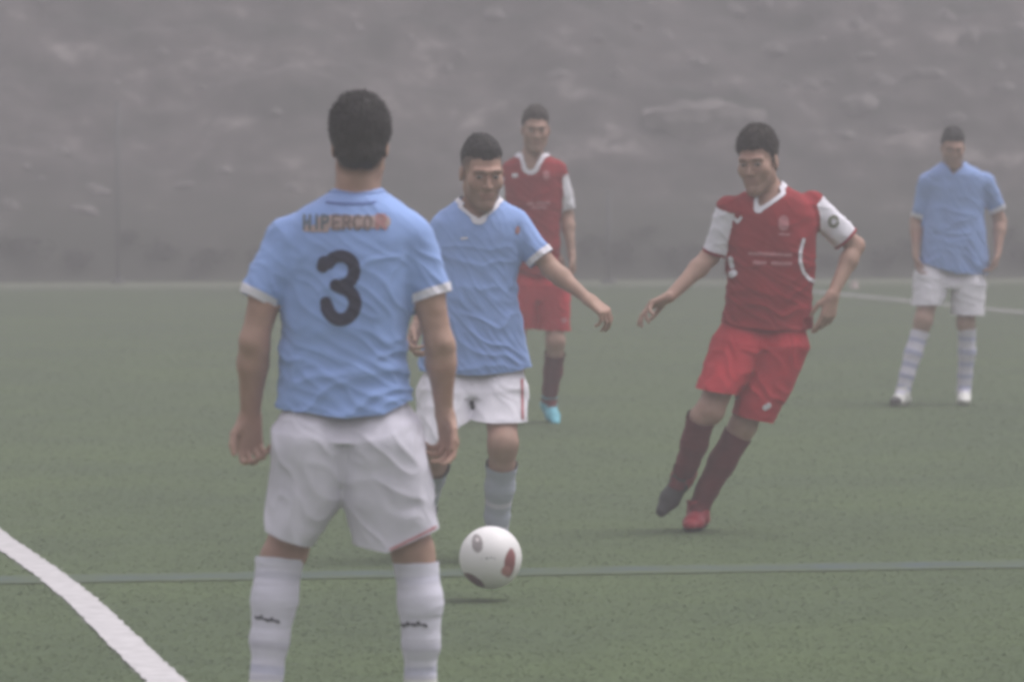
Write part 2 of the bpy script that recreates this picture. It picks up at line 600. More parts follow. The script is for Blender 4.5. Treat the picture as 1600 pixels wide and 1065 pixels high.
def build_person(p):
    Y0 = p['Y']
    J = {k: at(v[0], v[1], Y0 + (v[2] if len(v) > 2 else 0)) for k, v in p['J'].items()}
    base = np.array([*p.get('base', tuple(at(*p['foot'], Y0)[:2])), 0.0])
    G = p.get('girth', 1.0)
    for sd in 'LR':
        if p.get('plant' + sd):
            J['ankle' + sd][2] = 0.088
    # ---- clothing fields (functions first, the body is kept inside them)

    def rows(lst):
        out = []
        for r in lst:
            py, xl, xr, dep = r[:4]
            dy = r[4] if len(r) > 4 else 0
            a, b = at(xl, py, Y0 + dy), at(xr, py, Y0 + dy)
            out.append((a[2], (a[0] + b[0]) / 2, Y0 + dy, (b[0] - a[0]) / 2, dep))
        return out

    torso = Loft(rows(p['shirt']), 2.12)
    legl = Loft(rows(p['legL']), 2.2)
    legr = Loft(rows(p['legR']), 2.2)
    npel = p.get('npel', 3)
    pel = []
    for i in range(npel):
        a_, b_ = p['legL'][i], p['legR'][i]
        pel.append((a_[0], a_[1], b_[2], min(a_[3], b_[3]) * 0.84, ((a_[4] if len(a_) > 4 else 0) + (b_[4] if len(b_) > 4 else 0)) / 2))
    pelv = Loft(rows(pel), 2.2, 0.0)
    sleeves = {}
    for sd in 'LR':
        a, b, ra, rb = p['sleeve' + sd]
        A, B = at(a[0], a[1], Y0 + a[2]), at(b[0], b[1], Y0 + b[2])
        e_, h_ = J['el' + sd], J['sh' + sd]
        A[1] = h_[1]
        B[1] = h_[1] + (e_[1] - h_[1]) * min(1, np.hypot(*(B - A)[[0, 2]]) / max(np.hypot(*(e_ - h_)[[0, 2]]), 0.01))
        ax = nrm(B - A)
        sleeves[sd] = (Cone(A, B + ax * 0.06, ra, rb + (rb - ra) * 0.06 / np.linalg.norm(B - A)), A, B, ax)

    # ---- body
    H = head_frame(None, p['face'], p.get('up', (0, 0, 1)))
    hc = J['head']
    hs_ = p.get('hscale', 1.0)
    L = lambda x, f, u: hc + hs_ * (x * H[0] + f * H[1] + u * H[2])
    pr = []
    A_ = lambda q, k=0.0: pr.append((q, k))
    hemy = min(q[1] for q in p['hem']) - 8
    tb = Loft(rows([r for r in p['shirt'] if r[0] < hemy]), 2.2, -0.026)
    A_(tb)
    E = lambda c, r: Ell(L(*c), np.array(r) * hs_, H)
    cran = E((0, -0.012, 0.028), (0.0695, 0.098, 0.087))
    A_(cran)
    A_(E((0, 0.028, -0.042), (0.0525, 0.064, 0.080)), 0.035)
    A_(Cone(L(0, -0.022, -0.05), J['neck'], p.get('neck_w', 0.050) * hs_, p.get('neck_w', 0.050) + 0.008), 0.03)
    A_(Cone(J['neck'], J['neck'] + np.array([0, 0, -0.06]), p.get('neck_w', 0.050) + 0.008, 0.082 * G), 0.03)
    for s in (-1, 1):
        A_(Cone(L(s * 0.0415, 0.004, -0.060), L(s * 0.011, 0.072, -0.107), 0.019 * hs_, 0.016 * hs_), 0.04)
        A_(E((s * 0.039, 0.060, -0.028), (0.024, 0.023, 0.025)), 0.03)
        A_(E((s * 0.073, -0.010, -0.010), (0.0075, 0.017, 0.029)), 0.008)
        A_(Cone(L(s * 0.012, 0.094, 0.020), L(s * 0.044, 0.078, 0.020), 0.008 * hs_, 0.008 * hs_), 0.02)
    A_(E((0, 0.078, -0.107), (0.022, 0.020, 0.018)), 0.02)
    A_(Cone(L(0, 0.090, 0.010), L(0, 0.110, -0.034), 0.0065 * hs_, 0.0095 * hs_), 0.009)
    for s in (-1, 1):
        A_(E((s * 0.011, 0.097, -0.037), (0.0085, 0.010, 0.0075)), 0.005)
    A_(Cone(L(-0.020, 0.083, -0.066), L(0.020, 0.083, -0.066), 0.0065 * hs_, 0.0065 * hs_), 0.014)
    A_(Cone(L(-0.016, 0.084, -0.077), L(0.016, 0.084, -0.077), 0.007 * hs_, 0.007 * hs_), 0.014)
    subs = [(E((s * 0.031, 0.1045, -0.001), (0.018, 0.015, 0.012)), 0.018) for s in (-1, 1)]
    nhead = len(pr)
    arm = p.get('arm', 1.0)
    for sd in 'LR':
        sh, el, wr = J['sh' + sd], J['el' + sd], J['wr' + sd]
        A_(Cone(sh, sh + 0.5 * (el - sh), 0.050 * arm, 0.047 * arm), 0.03)
        A_(Cone(sh + 0.5 * (el - sh), el, 0.047 * arm, 0.039 * arm), 0.02)
        m = el + 0.30 * (wr - el)
        A_(Cone(el, m, 0.040 * arm, 0.043 * arm), 0.02)
        ua, fa = nrm(el - sh), nrm(wr - el)
        bend = nrm(fa - (fa @ ua) * ua + np.array([1e-4, 0, 0]))
        mid = sh + 0.55 * (el - sh)
        A_(Cone(mid - ua * 0.05 + bend * 0.016, mid + ua * 0.05 + bend * 0.014, 0.030 * arm, 0.026 * arm), 0.02)
        A_(Cone(mid - ua * 0.06 - bend * 0.014, mid + ua * 0.03 - bend * 0.018, 0.031 * arm, 0.024 * arm), 0.02)
        A_(Ell(el - bend * 0.022 + ua * 0.006, (0.020 * arm,) * 3), 0.015)
        A_(Cone(el + fa * 0.02 + np.cross(ua, bend) * 0.014, m + fa * 0.05 + np.cross(ua, bend) * 0.008, 0.030 * arm, 0.022 * arm), 0.02)
        hd = p['hand' + sd]
        A_(Cone(m, wr, 0.043 * arm, 0.0285 * arm, hd['palm'], 0.86), 0.02)
        d = nrm(hd.get('dir', wr - el))
        for q, k in hand_prims(wr, d, np.array(hd['palm'], float), hd['side'], hd.get('curl', 0.5), hd.get('spread', 1.0), hd.get('sc', 1.0), hd.get('thumb', 0.6)):
            A_(q, k)
        hip, kn, an = J['hip' + sd], J['kn' + sd], J['an' + sd] if 'an' + sd in J else J['ankle' + sd]
        A_(Cone(hip, kn, 0.080 * G, 0.056 * G), 0.03)
        A_(Cone(kn, kn + 0.06 * (an - kn), 0.055 * G, 0.053 * G), 0.02)
        sp_ = [(at(x, y, Y0 + dy), r - 0.0075) for x, y, dy, r in p['sock' + sd]] + [(an, 0.034)]
        A_(Cone(kn, sp_[0][0], 0.053 * G, min(0.052, sp_[0][1])), 0.02)
        for i_ in range(len(sp_) - 1):
            A_(Cone(sp_[i_][0], sp_[i_ + 1][0], sp_[i_][1], sp_[i_ + 1][1]), 0.01)
    lo = np.min([q.lo for q, _ in pr], 0)
    hi = np.max([q.hi for q, _ in pr], 0)
    Fd = Field(lo, hi, p.get('res', 0.0045))
    for i, (q, k) in enumerate(pr):
        Fd.add(q, k)
        if i == nhead - 1:
            for q2, k2 in subs:
                Fd.sub(q2, k2)
    V, Q = Fd.mesh()
    del Fd
    T = tris(Q)
    V = relax(V, T, 1, 0.3)

    def push_in(V, m, fn, gap):
        v = V[m]
        for _ in range(3):
            d = fn(v[:, 0], v[:, 1], v[:, 2])
            g = np.stack([fn(v[:, 0] + 2e-3 * (i == 0), v[:, 1] + 2e-3 * (i == 1), v[:, 2] + 2e-3 * (i == 2)) - d for i in range(3)], 1) / 2e-3
            g /= np.maximum(np.linalg.norm(g, axis=1), 0.3)[:, None]
            v = v - g * np.maximum(d + gap, 0)[:, None]
        V[m] = v
        return V

    armd = np.full(len(V), 9.0)
    for sd in 'LR':
        for a_, b_ in (('sh', 'el'), ('el', 'wr')):
            armd = np.minimum(armd, seg_dist(V, J[a_ + sd], J[b_ + sd]))
        armd = np.minimum(armd, seg_dist(V, J['wr' + sd], J['wr' + sd] + 0.17 * nrm(p['hand' + sd].get('dir', J['wr' + sd] - J['el' + sd]))) - 0.02)
    shz = np.mean([at(*q, Y0)[2] for q in p['hem']])
    for sd in 'LR':
        c, A, B, ax = sleeves[sd]
        m = ((V - B) @ ax < -0.006) & (seg_dist(V, J['sh' + sd], J['el' + sd]) < 0.085) & (V[:, 2] < J['neck'][2])
        both = lambda x, y, z, c=c: np.minimum(c(x, y, z), torso(x, y, z))
        V = push_in(V, m, both, 0.009)
        hip, kn = J['hip' + sd], J['kn' + sd]
        hm_ = np.mean([at(*q, Y0)[2] for q in p['hem' + sd]])
        hx_ = np.array([at(*q, Y0) for q in p['hem' + sd]])
        hl_ = np.interp(V[:, 0], hx_[:, 0], hx_[:, 2])
        m = (V[:, 2] > hl_ - 0.01) & (V[:, 2] < hip[2] + 0.25) & (seg_dist(V, hip, kn) < armd)
        sh_ = lambda x, y, z: np.minimum(np.minimum(legl(x, y, z), legr(x, y, z)), pelv(x, y, z))
        gap_ = (0.014 + 0.03 * np.clip((V[:, 2] - shz + 0.09) / 0.06, 0, 1)) * np.clip((V[:, 2] - hl_ + 0.01) / 0.03, 0, 1) - 0.012 * np.clip(1 - (V[:, 2] - hl_ + 0.01) / 0.03, 0, 1)
        V = push_in(V, m, sh_, gap_[m])
    Vs, Fs, mi = [V], [T], [np.zeros(len(T), int)]
    nv = len(V)

    def app(v, t, m):
        nonlocal nv
        Vs.append(v)
        Fs.append(t + nv)
        mi.append(np.full(len(t), m))
        nv += len(v)

    def blob(q, h, m):
        f = Field(q.lo, q.hi, h)
        f.add(q)
        v, qq = f.mesh()
        app(v, tris(qq), m)

    if p.get('face_on', True):
        for s in (-1, 1):
            blob(Ell(L(s * 0.031, 0.0850, -0.001), np.array((0.0135, 0.0080, 0.0058)) * hs_, H), 0.0022, 3)
            blob(Ell(L(s * 0.031 + p.get('gaze', 0), 0.0910, -0.002), np.array((0.0056, 0.0036, 0.0052)) * hs_, H), 0.0015, 4)
            blob(Cone(L(s * 0.016, 0.0965, 0.0205), L(s * 0.045, 0.0845, 0.0200), 0.0044 * hs_, 0.0030 * hs_), 0.0016, 2)
        blob(Cone(L(-0.021, 0.0895, -0.066), L(0.021, 0.0895, -0.066), 0.0058 * hs_, 0.0058 * hs_, H[2], 0.65), 0.002, 1)
        blob(Cone(L(-0.016, 0.0905, -0.0765), L(0.016, 0.0905, -0.0765), 0.0062 * hs_, 0.0062 * hs_, H[2], 0.75), 0.002, 1)
    V, T, mi = np.concatenate(Vs), np.concatenate(Fs), np.concatenate(mi)
    hl3 = (V - hc) @ H.T / hs_
    lim3 = np.interp(hl3[:, 1], HL_F, p['hairline'])
    rad = np.linalg.norm(hl3 - np.array([0, -0.01, 0]), axis=1)
    notear = np.clip((0.0760 - np.abs(hl3[:, 0])) / 0.004, 0, 1)
    stub = np.clip((hl3[:, 2] - lim3 + p.get('fade', 0.022)) / (p.get('fade', 0.022) + 0.004), 0, 1) * (rad < 0.16) * notear * np.where(hl3[:, 1] > 0.045, np.clip((hl3[:, 2] - lim3 + 0.006) / 0.010, 0, 1), 1)
    beard = p.get('beard', 0.22) * np.clip((-0.045 - hl3[:, 2]) / 0.03, 0, 1) * np.clip((hl3[:, 1] - 0.005) / 0.03, 0, 1) * (hl3[:, 2] > -0.13)
    stub = np.clip(np.maximum(stub * 0.8, beard), 0, 1)
    person = mk('person', V, T, [M['skin'], M['lip'], M['brow'], M['sclera'], M['iris']], None, base, midx=mi, attr={'stubble': stub})
    tag(person, p['label'], 'person', p.get('group'))

    # ---- hair: a thick cap above the hairline, roughened, with short tufts
    ht = p.get('hair_t', 0.012)
    hl = p['hairline']
    c2 = E((0, -0.014, 0.030 + ht * 0.5), (0.0705 + ht * p.get('hair_side', 0.35), 0.099 + ht, 0.087 + ht))
    f = Field(c2.lo - 0.02, c2.hi + 0.02, 0.0035)
    f.add(c2)
    f.add(E((0, -0.045, -0.040), (0.058 + ht * 0.6, 0.055 + ht * 0.6, 0.06)), 0.02)
    X, Yg, Z = np.meshgrid(f.ax[0], f.ax[1], f.ax[2], indexing='ij')
    P3 = np.stack([X - hc[0], Yg - hc[1], Z - hc[2]], -1) @ H.T / hs_
    lim = np.interp(P3[..., 1], HL_F, hl)
    P3r = P3.reshape(-1, 3)
    wob = (0.007 * noise(P3r * 60) + p.get('fringe', 0.010) * noise(P3r * np.array([32, 22, 10]) + p['seed'])).reshape(lim.shape)
    lim = lim + np.where(P3[..., 1] < -0.03, 0.45 * np.maximum(np.abs(P3[..., 0]) - 0.035, 0), 0)
    thin = 1 - np.clip((P3[..., 2] - lim) / p.get('taper', 0.035), p.get('taper_min', 0.1), 1)
    f.D += (thin * ht * 0.9 * hs_).astype(np.float32)
    f.D = -smin(-f.D, -((lim + wob - P3[..., 2]) * 0.8 * hs_).astype(np.float32), 0.008)
    V, Q = f.mesh()
    T = tris(Q)
    N = vnormals(V, T)
    loc = (V - hc) @ H.T
    V = V + N * ((0.0045 * fbm(loc * np.array([85, 60, 40]), 3) + 0.008 * noise(loc * np.array([38, 24, 20]) + p['seed'])) * p.get('hair_rough', 1.0))[:, None]
    # tufts
    up = np.clip((loc[:, 2] + 0.03) / 0.1, 0.15, 1)
    pick = rng.choice(len(V), p.get('tufts', 900), replace=False)
    tv, tt = [], []
    for i in pick:
        d = N[i] * 0.55 + H[2] * p.get('tuft_up', 0.25) + H[1] * p.get('tuft_fwd', 0.35) + rng.normal(size=3) * 0.28
        d = nrm(d)
        s1 = nrm(np.cross(d, rng.normal(size=3)))
        s2 = np.cross(d, s1)
        ln = p.get('tuft_len', 0.012) * (0.5 + rng.random()) * up[i]
        b0, w = V[i] - N[i] * 0.003, 0.0028
        k = len(V) + len(tv)
        tv += [b0 + s1 * w, b0 - s1 * w * 0.5 + s2 * w, b0 - s1 * w * 0.5 - s2 * w, b0 + d * (ln + 0.003)]
        tt += [(k, k + 1, k + 3), (k + 1, k + 2, k + 3), (k + 2, k, k + 3)]
    mk('hair', np.concatenate([V, np.array(tv)]), np.concatenate([T, np.array(tt)]), p['hair'], person, base)

    # ---- shirt
    hi_s = torso.hi.copy()
    lo_s = torso.lo.copy()
    for sd in 'LR':
        c = sleeves[sd][0]
        lo_s, hi_s = np.minimum(lo_s, c.lo), np.maximum(hi_s, c.hi)
    res = p.get('cres', 0.006)
    F1 = Field(lo_s, hi_s, res)
    F1.add(torso)
    for sd in 'LR':
        F1.add(sleeves[sd][0], 0.028)
    nk = J['neck']
    upn = nrm(L(0, -0.02, -0.06) - nk)
    nr = p.get('neck_r', 0.068)
    cutters = [Cone(nk - upn * 0.02 + np.array([0, p.get('neck_dy', 0.0), 0]), nk + upn * 0.16, nr, nr + 0.01)]
    if 'vneck' in p:                                   # front dip of the collar
        tipx, tipy, rad = p['vneck']
        tp = at(tipx, tipy, Y0 - 0.12)
        cutters.append(Cone(tp, nk + np.array([0, -0.10, 0.04]), rad, nr * 0.95))
    V, Q = F1.mesh()
    T = tris(Q)
    V = relax(V, T, 2, 0.4)
    N = vnormals(V, T)
    seed = p['seed']
    tz = (torso.zz[-1] - V[:, 2]) / (torso.zz[-1] - torso.zz[0])
    ang = p.get('fold', 0.35)
    W_ = V - base
    wx = W_[:, 0] * math.cos(ang) + W_[:, 2] * math.sin(ang)
    wz = -W_[:, 0] * math.sin(ang) + W_[:, 2] * math.cos(ang)
    q = np.stack([wx * 4.0, W_[:, 1] * 5, wz * 13], 1) + seed
    warp = fbm(W_ * 5 + seed * 2, 2)
    q[:, 2] += warp * 1.6
    n1 = noise(q)
    ridge = (1 - np.minimum(np.abs(n1) * 3.6, 1)) ** 1.4
    q2 = np.stack([wx * 7, W_[:, 1] * 8, (wz + W_[:, 0] * 0.9) * 22], 1) - seed
    n2 = noise(q2 + warp[:, None])
    ridge2 = (1 - np.minimum(np.abs(n2) * 3, 1)) ** 1.5
    amp = p.get('crease', 0.010) * (0.28 + 0.95 * np.clip(tz - 0.18, 0, 1))
    near_arm = np.zeros(len(V))
    for sd in 'LR':
        near_arm = np.maximum(near_arm, np.clip(1 - np.abs(sleeves[sd][0](V[:, 0], V[:, 1], V[:, 2])) / 0.03, 0, 1))
    amp = amp * (1 + 0.35 * near_arm)
    low = fbm(W_ * 4.2 - seed, 2)
    disp = 1.0 * amp * (ridge * 0.9 + ridge2 * 0.5 - 0.35) + 0.014 * low * np.clip(tz + 0.25, 0, 1)
    fade = np.clip(np.min([np.abs(c(V[:, 0], V[:, 1], V[:, 2])) for c in cutters], 0) / 0.03, 0.15, 1)
    V = V + N * (disp * fade)[:, None]
    # hem: tilted, slightly drooping line
    hz = []
    for (hx, hy) in p['hem']:
        g = at(hx, hy, Y0)
        hz.append((g[0], g[2]))
    hz = np.array(hz)
    da = {sd: sleeves[sd][0](V[:, 0], V[:, 1], V[:, 2]) for sd in 'LR'}
    dt = torso(V[:, 0], V[:, 1], V[:, 2])
    isarm = {sd: (da[sd] < dt - 0.004) for sd in 'LR'}
    f = np.interp(V[:, 0], hz[:, 0], hz[:, 1]) + 0.004 * noise(W_ * 14) - V[:, 2]
    f = np.where(isarm['L'] | isarm['R'], -0.05, f)
    V, T = clip(V, T, f)
    for c in cutters:
        V, T = clip(V, T, -c(V[:, 0], V[:, 1], V[:, 2]))

    def armf(V, sd, off):
        c, A, B, ax = sleeves[sd]
        s = (V - B) @ ax - off
        d_a = c(V[:, 0], V[:, 1], V[:, 2])
        d_t = torso(V[:, 0], V[:, 1], V[:, 2])
        return np.where(d_a < d_t - 0.004, s, -0.05)

    for sd in 'LR':
        V, T = clip(V, T, armf(V, sd, 0.0))
    bvh_all = BVHTree.FromPolygons(V.tolist(), T.tolist())
    shirtV, shirtT = V, T
    if p.get('sleeve_mat'):
        pieces = []
        for sd in 'LR':
            c, A, B, ax = sleeves[sd]
            f = armf(shirtV, sd, -np.linalg.norm(B - A) * p.get('sleeve_from', 0.9))
            pieces.append((clip(shirtV, shirtT, -f)))
            shirtV, shirtT = clip(shirtV, shirtT, f)
    shirt = mk('shirt', shirtV, shirtT, p['shirt_mat'], person, base)
    if p.get('sleeve_mat'):
        for v, t in pieces:
            mk('sleeve', v, t, p['sleeve_mat'], shirt, base)
    for sd in 'LR':                                    # cuffs: bands just proud of the sleeve ends
        cw = p.get('cuff_w', 0.022)
        v, t = clip(V, T, -armf(V, sd, -cw))
        if len(t):
            v, t = largest(v, t)
            n = vnormals(v, t)
            mk('cuff', v + n * 0.003, t, p['cuff_mat'], shirt, base)
    if p.get('collar_mat'):
        d = np.min([c(V[:, 0], V[:, 1], V[:, 2]) for c in cutters], 0)
        v, t = clip(V, T, d - p.get('collar_w', 0.02))
        if len(t):
            n = vnormals(v, t)
            mk('collar', v + n * 0.003, t, p['collar_mat'], shirt, base)

    # ---- shorts
    lo_s, hi_s = np.minimum(legl.lo, legr.lo), np.maximum(legl.hi, legr.hi)
    F2 = Field(lo_s, hi_s, res)
    F2.add(legl)
    F2.add(legr, 0.03)
    F2.add(pelv, 0.012)
    V, Q = F2.mesh()
    T = tris(Q)
    V = relax(V, T, 2, 0.4)
    N = vnormals(V, T)
    W_ = V - base
    hz2 = np.array([(at(x, y, Y0)[0], at(x, y, Y0)[2]) for x, y in p['hem']])
    above = np.clip((V[:, 2] - np.interp(V[:, 0], hz2[:, 0], hz2[:, 1]) + 0.07) / 0.07, 0, 1)
    V = V - N * (above * 0.024)[:, None]
    warp = fbm(W_ * 5 + seed * 3, 2)
    q = np.stack([W_[:, 0] * 11, W_[:, 1] * 7, W_[:, 2] * 4.5], 1) + seed * 1.7
    n1 = noise(q + warp[:, None] * 1.3)
    q = np.stack([W_[:, 0] * 6, W_[:, 1] * 6, W_[:, 2] * 14 + W_[:, 0] * 8], 1) + seed
    n2 = noise(q + warp[:, None])
    ridge = (1 - np.minimum(np.abs(n1) * 3, 1)) ** 1.3 + 0.6 * (1 - np.minimum(np.abs(n2) * 3.2, 1)) ** 1.5
    V = V + N * (0.8 * p.get('crease_s', 0.010) * (ridge * 0.8 - 0.3) + 0.008 * warp)[:, None] * (1 - 0.8 * above)[:, None]
    dl, dr = legl(V[:, 0], V[:, 1], V[:, 2]), legr(V[:, 0], V[:, 1], V[:, 2])
    onl = dl < dr
    fl = []
    for key in ('hemL', 'hemR'):
        h = np.array([(at(x, y, Y0)[0], at(x, y, Y0)[2]) for x, y in p[key]])
        fl.append(np.interp(V[:, 0], h[:, 0], h[:, 1]))
    f = np.where(onl, fl[0], fl[1]) - V[:, 2]
    V, T = clip(V, T, f)
    zt = torso.zz[0] + 0.22 if p.get('waist') is None else at(800, p['waist'], Y0)[2]
    V, T = clip(V, T, V[:, 2] - zt)
    shorts = mk('shorts', V, T, p['shorts_mat'], person, base)
    bvh_sh = BVHTree.FromPolygons(V.tolist(), T.tolist())

    # ---- socks and boots
    bvh_sock = {}
    for sd in 'LR':
        pts = [(at(x, y, Y0 + dy), r) for x, y, dy, r in p['sock' + sd]]
        an = J['ankle' + sd]
        pts.append((an.copy(), p.get('ankle_r', 0.044)))
        P_ = [Cone(pts[i][0], pts[i + 1][0], pts[i][1], pts[i + 1][1]) for i in range(len(pts) - 1)]
        ax0 = nrm(pts[0][0] - pts[1][0])
        P_.insert(0, Cone(pts[0][0] + ax0 * 0.05, pts[0][0], pts[0][1], pts[0][1]))
        foot = p['foot' + sd]
        fd = nrm(foot['dir'])
        up_ = nrm(J['kn' + sd] - an) if not p.get('plant' + sd) else np.array([0, 0, 1.0])
        up_ = nrm(up_ - np.dot(up_, fd) * fd)
        P_.append(Cone(an, an + fd * 0.06 - up_ * 0.03, 0.040, 0.034))
        F3 = Field(np.min([q.lo for q in P_], 0), np.max([q.hi for q in P_], 0), 0.005)
        for q in P_:
            F3.add(q, 0.02)
        V, Q = F3.mesh()
        T = tris(Q)
        V = relax(V, T, 2, 0.5)
        N = vnormals(V, T)
        axis = nrm(an - pts[0][0])
        ln = np.linalg.norm(an - pts[0][0])
        tpar = (V - pts[0][0]) @ axis / ln
        W_ = V - base
        rings = noise(np.stack([W_[:, 0] * 6, W_[:, 1] * 6, W_[:, 2] * 38], 1) + seed)
        V = V + N * (0.0020 * (1 - np.minimum(np.abs(rings) * 3, 1)))[:, None]
        V, T = clip(V, T, -(tpar + 0.0 + 0.01 * noise(W_ * 20)))
        tpar = (V - pts[0][0]) @ axis / ln
        sock = mk('sock', V, T, p.get('sock_mat'), person, base, attr={'band': np.clip(tpar, 0, 1)})
        bvh_sock[sd] = (BVHTree.FromPolygons(V.tolist(), T.tolist()), sock)
        # boot
        heel = an - up_ * 0.046 - fd * 0.040
        ball = an - up_ * 0.054 + fd * 0.105
        toe = an - up_ * 0.058 + fd * 0.175
        P_ = [Cone(heel, an - up_ * 0.03 + fd * 0.02, 0.037, 0.040), Cone(an - up_ * 0.03, an + up_ * 0.03, 0.042, 0.0475), Cone(heel, ball, 0.036, 0.042, up_, 0.8), Cone(ball, toe, 0.041, 0.026, up_, 0.75),
              Cone(an - up_ * 0.01, ball + up_ * 0.006, 0.040, 0.030)]
        F4 = Field(np.min([q.lo for q in P_], 0), np.max([q.hi for q in P_], 0), 0.0045)
        for q in P_:
            F4.add(q, 0.02)
        V, Q = F4.mesh()
        T = tris(Q)
        V = relax(V, T, 1, 0.4)
        hgt = (V - an) @ up_
        V, T = clip(V, T, hgt - 0.036 - 0.1 * np.abs((V - an) @ fd - 0.02) * 0)
        hgt = (V - an) @ up_
        V = V + np.outer(np.maximum(-0.082 - hgt, 0), up_)            # flat underside
        boot = mk('boot', V, T, p['boot_' + sd] if 'boot_' + sd in p else p['boot_mat'], person, base)
        hgt = (V - an) @ up_
        v, t = clip(V, T, hgt + 0.070)
        n = vnormals(v, t)
        mk('sole', v + n * 0.0035, t, p.get('sole_mat', M['soledark']), boot, base)
        along = (V - an) @ fd
        if p.get('toecap') and sd == 'L':
            v, t = clip(V, T, 0.135 - along)
            mk('toe_cap', v + vnormals(v, t) * 0.002, t, p['toecap'], boot, base)
        if p.get('heelcap'):
            v, t = clip(V, T, np.maximum(along - 0.035, -hgt - 0.06))
            mk('boot_collar', v + vnormals(v, t) * 0.002, t, p['heelcap'], boot, base)
    return dict(o=person, shirt=shirt, shorts=shorts, bvh=bvh_all, bvh_sh=bvh_sh, bvh_sock=bvh_sock, base=base, Y=Y0)


def decal(R, bvh, parent, name, strokes, material, step=0.0022, lift=0.0025, widths=None):
    """Print on cloth: strokes are (list of photo-pixel points, half-width in px); pressed on to the cloth facing the camera side."""
    Y0 = R['Y']
    st = [(np.array([at(x, y, Y0)[[0, 2]] for x, y in pts]), hw * Y0 / FPX) for pts, hw in strokes]
    allp = np.concatenate([s[0] for s in st])
    m = max(s[1] for s in st) + 0.006
    lo, hi = allp.min(0) - m, allp.max(0) + m
    xs, zs = np.arange(lo[0], hi[0] + step, step), np.arange(lo[1], hi[1] + step, step)
    Gx, Gz = np.meshgrid(xs, zs, indexing='ij')
    P = np.stack([Gx.ravel(), Gz.ravel()], 1)
    f = np.full(len(P), 1.0)
    for pts, hw in st:
        if len(pts) == 1:
            d = np.linalg.norm(P - pts[0], axis=1) - hw
        else:
            d = np.min([seg_dist(P, pts[i], pts[i + 1]) for i in range(len(pts) - 1)], 0) - hw
        f = np.minimum(f, d)
    V = np.zeros((len(P), 3))
    bad = np.zeros(len(P), bool)
    need = f < 0.006
    for i in range(len(P)):
        if not need[i]:
            V[i] = (P[i, 0], Y0, P[i, 1])
            continue
        h, nrm_, _, _ = bvh.ray_cast(Vector((P[i, 0], Y0 - 2, P[i, 1])), Vector((0, 1, 0)))
        if h is None:
            bad[i] = True
            V[i] = (P[i, 0], Y0, P[i, 1])
        else:
            n = nrm_ if nrm_.y < 0 else -nrm_
            V[i] = h + n * lift
    f = np.where(bad, 0.02, f)
    nx, nz = Gx.shape
    ii = np.arange(nx * nz).reshape(nx, nz)
    a, b, c, d = ii[:-1, :-1].ravel(), ii[1:, :-1].ravel(), ii[1:, 1:].ravel(), ii[:-1, 1:].ravel()
    T = np.concatenate([np.stack([a, b, c], 1), np.stack([a, c, d], 1)])
    V, T = clip(V, T, f)
    return mk(name, V, T, material, parent, R['base'])


def arc(cx, cy, rx, ry, a0, a1, n=18):
    return [(cx + rx * math.cos(math.radians(a0 + (a1 - a0) * i / n)), cy + ry * math.sin(math.radians(a0 + (a1 - a0) * i / n))) for i in range(n + 1)]


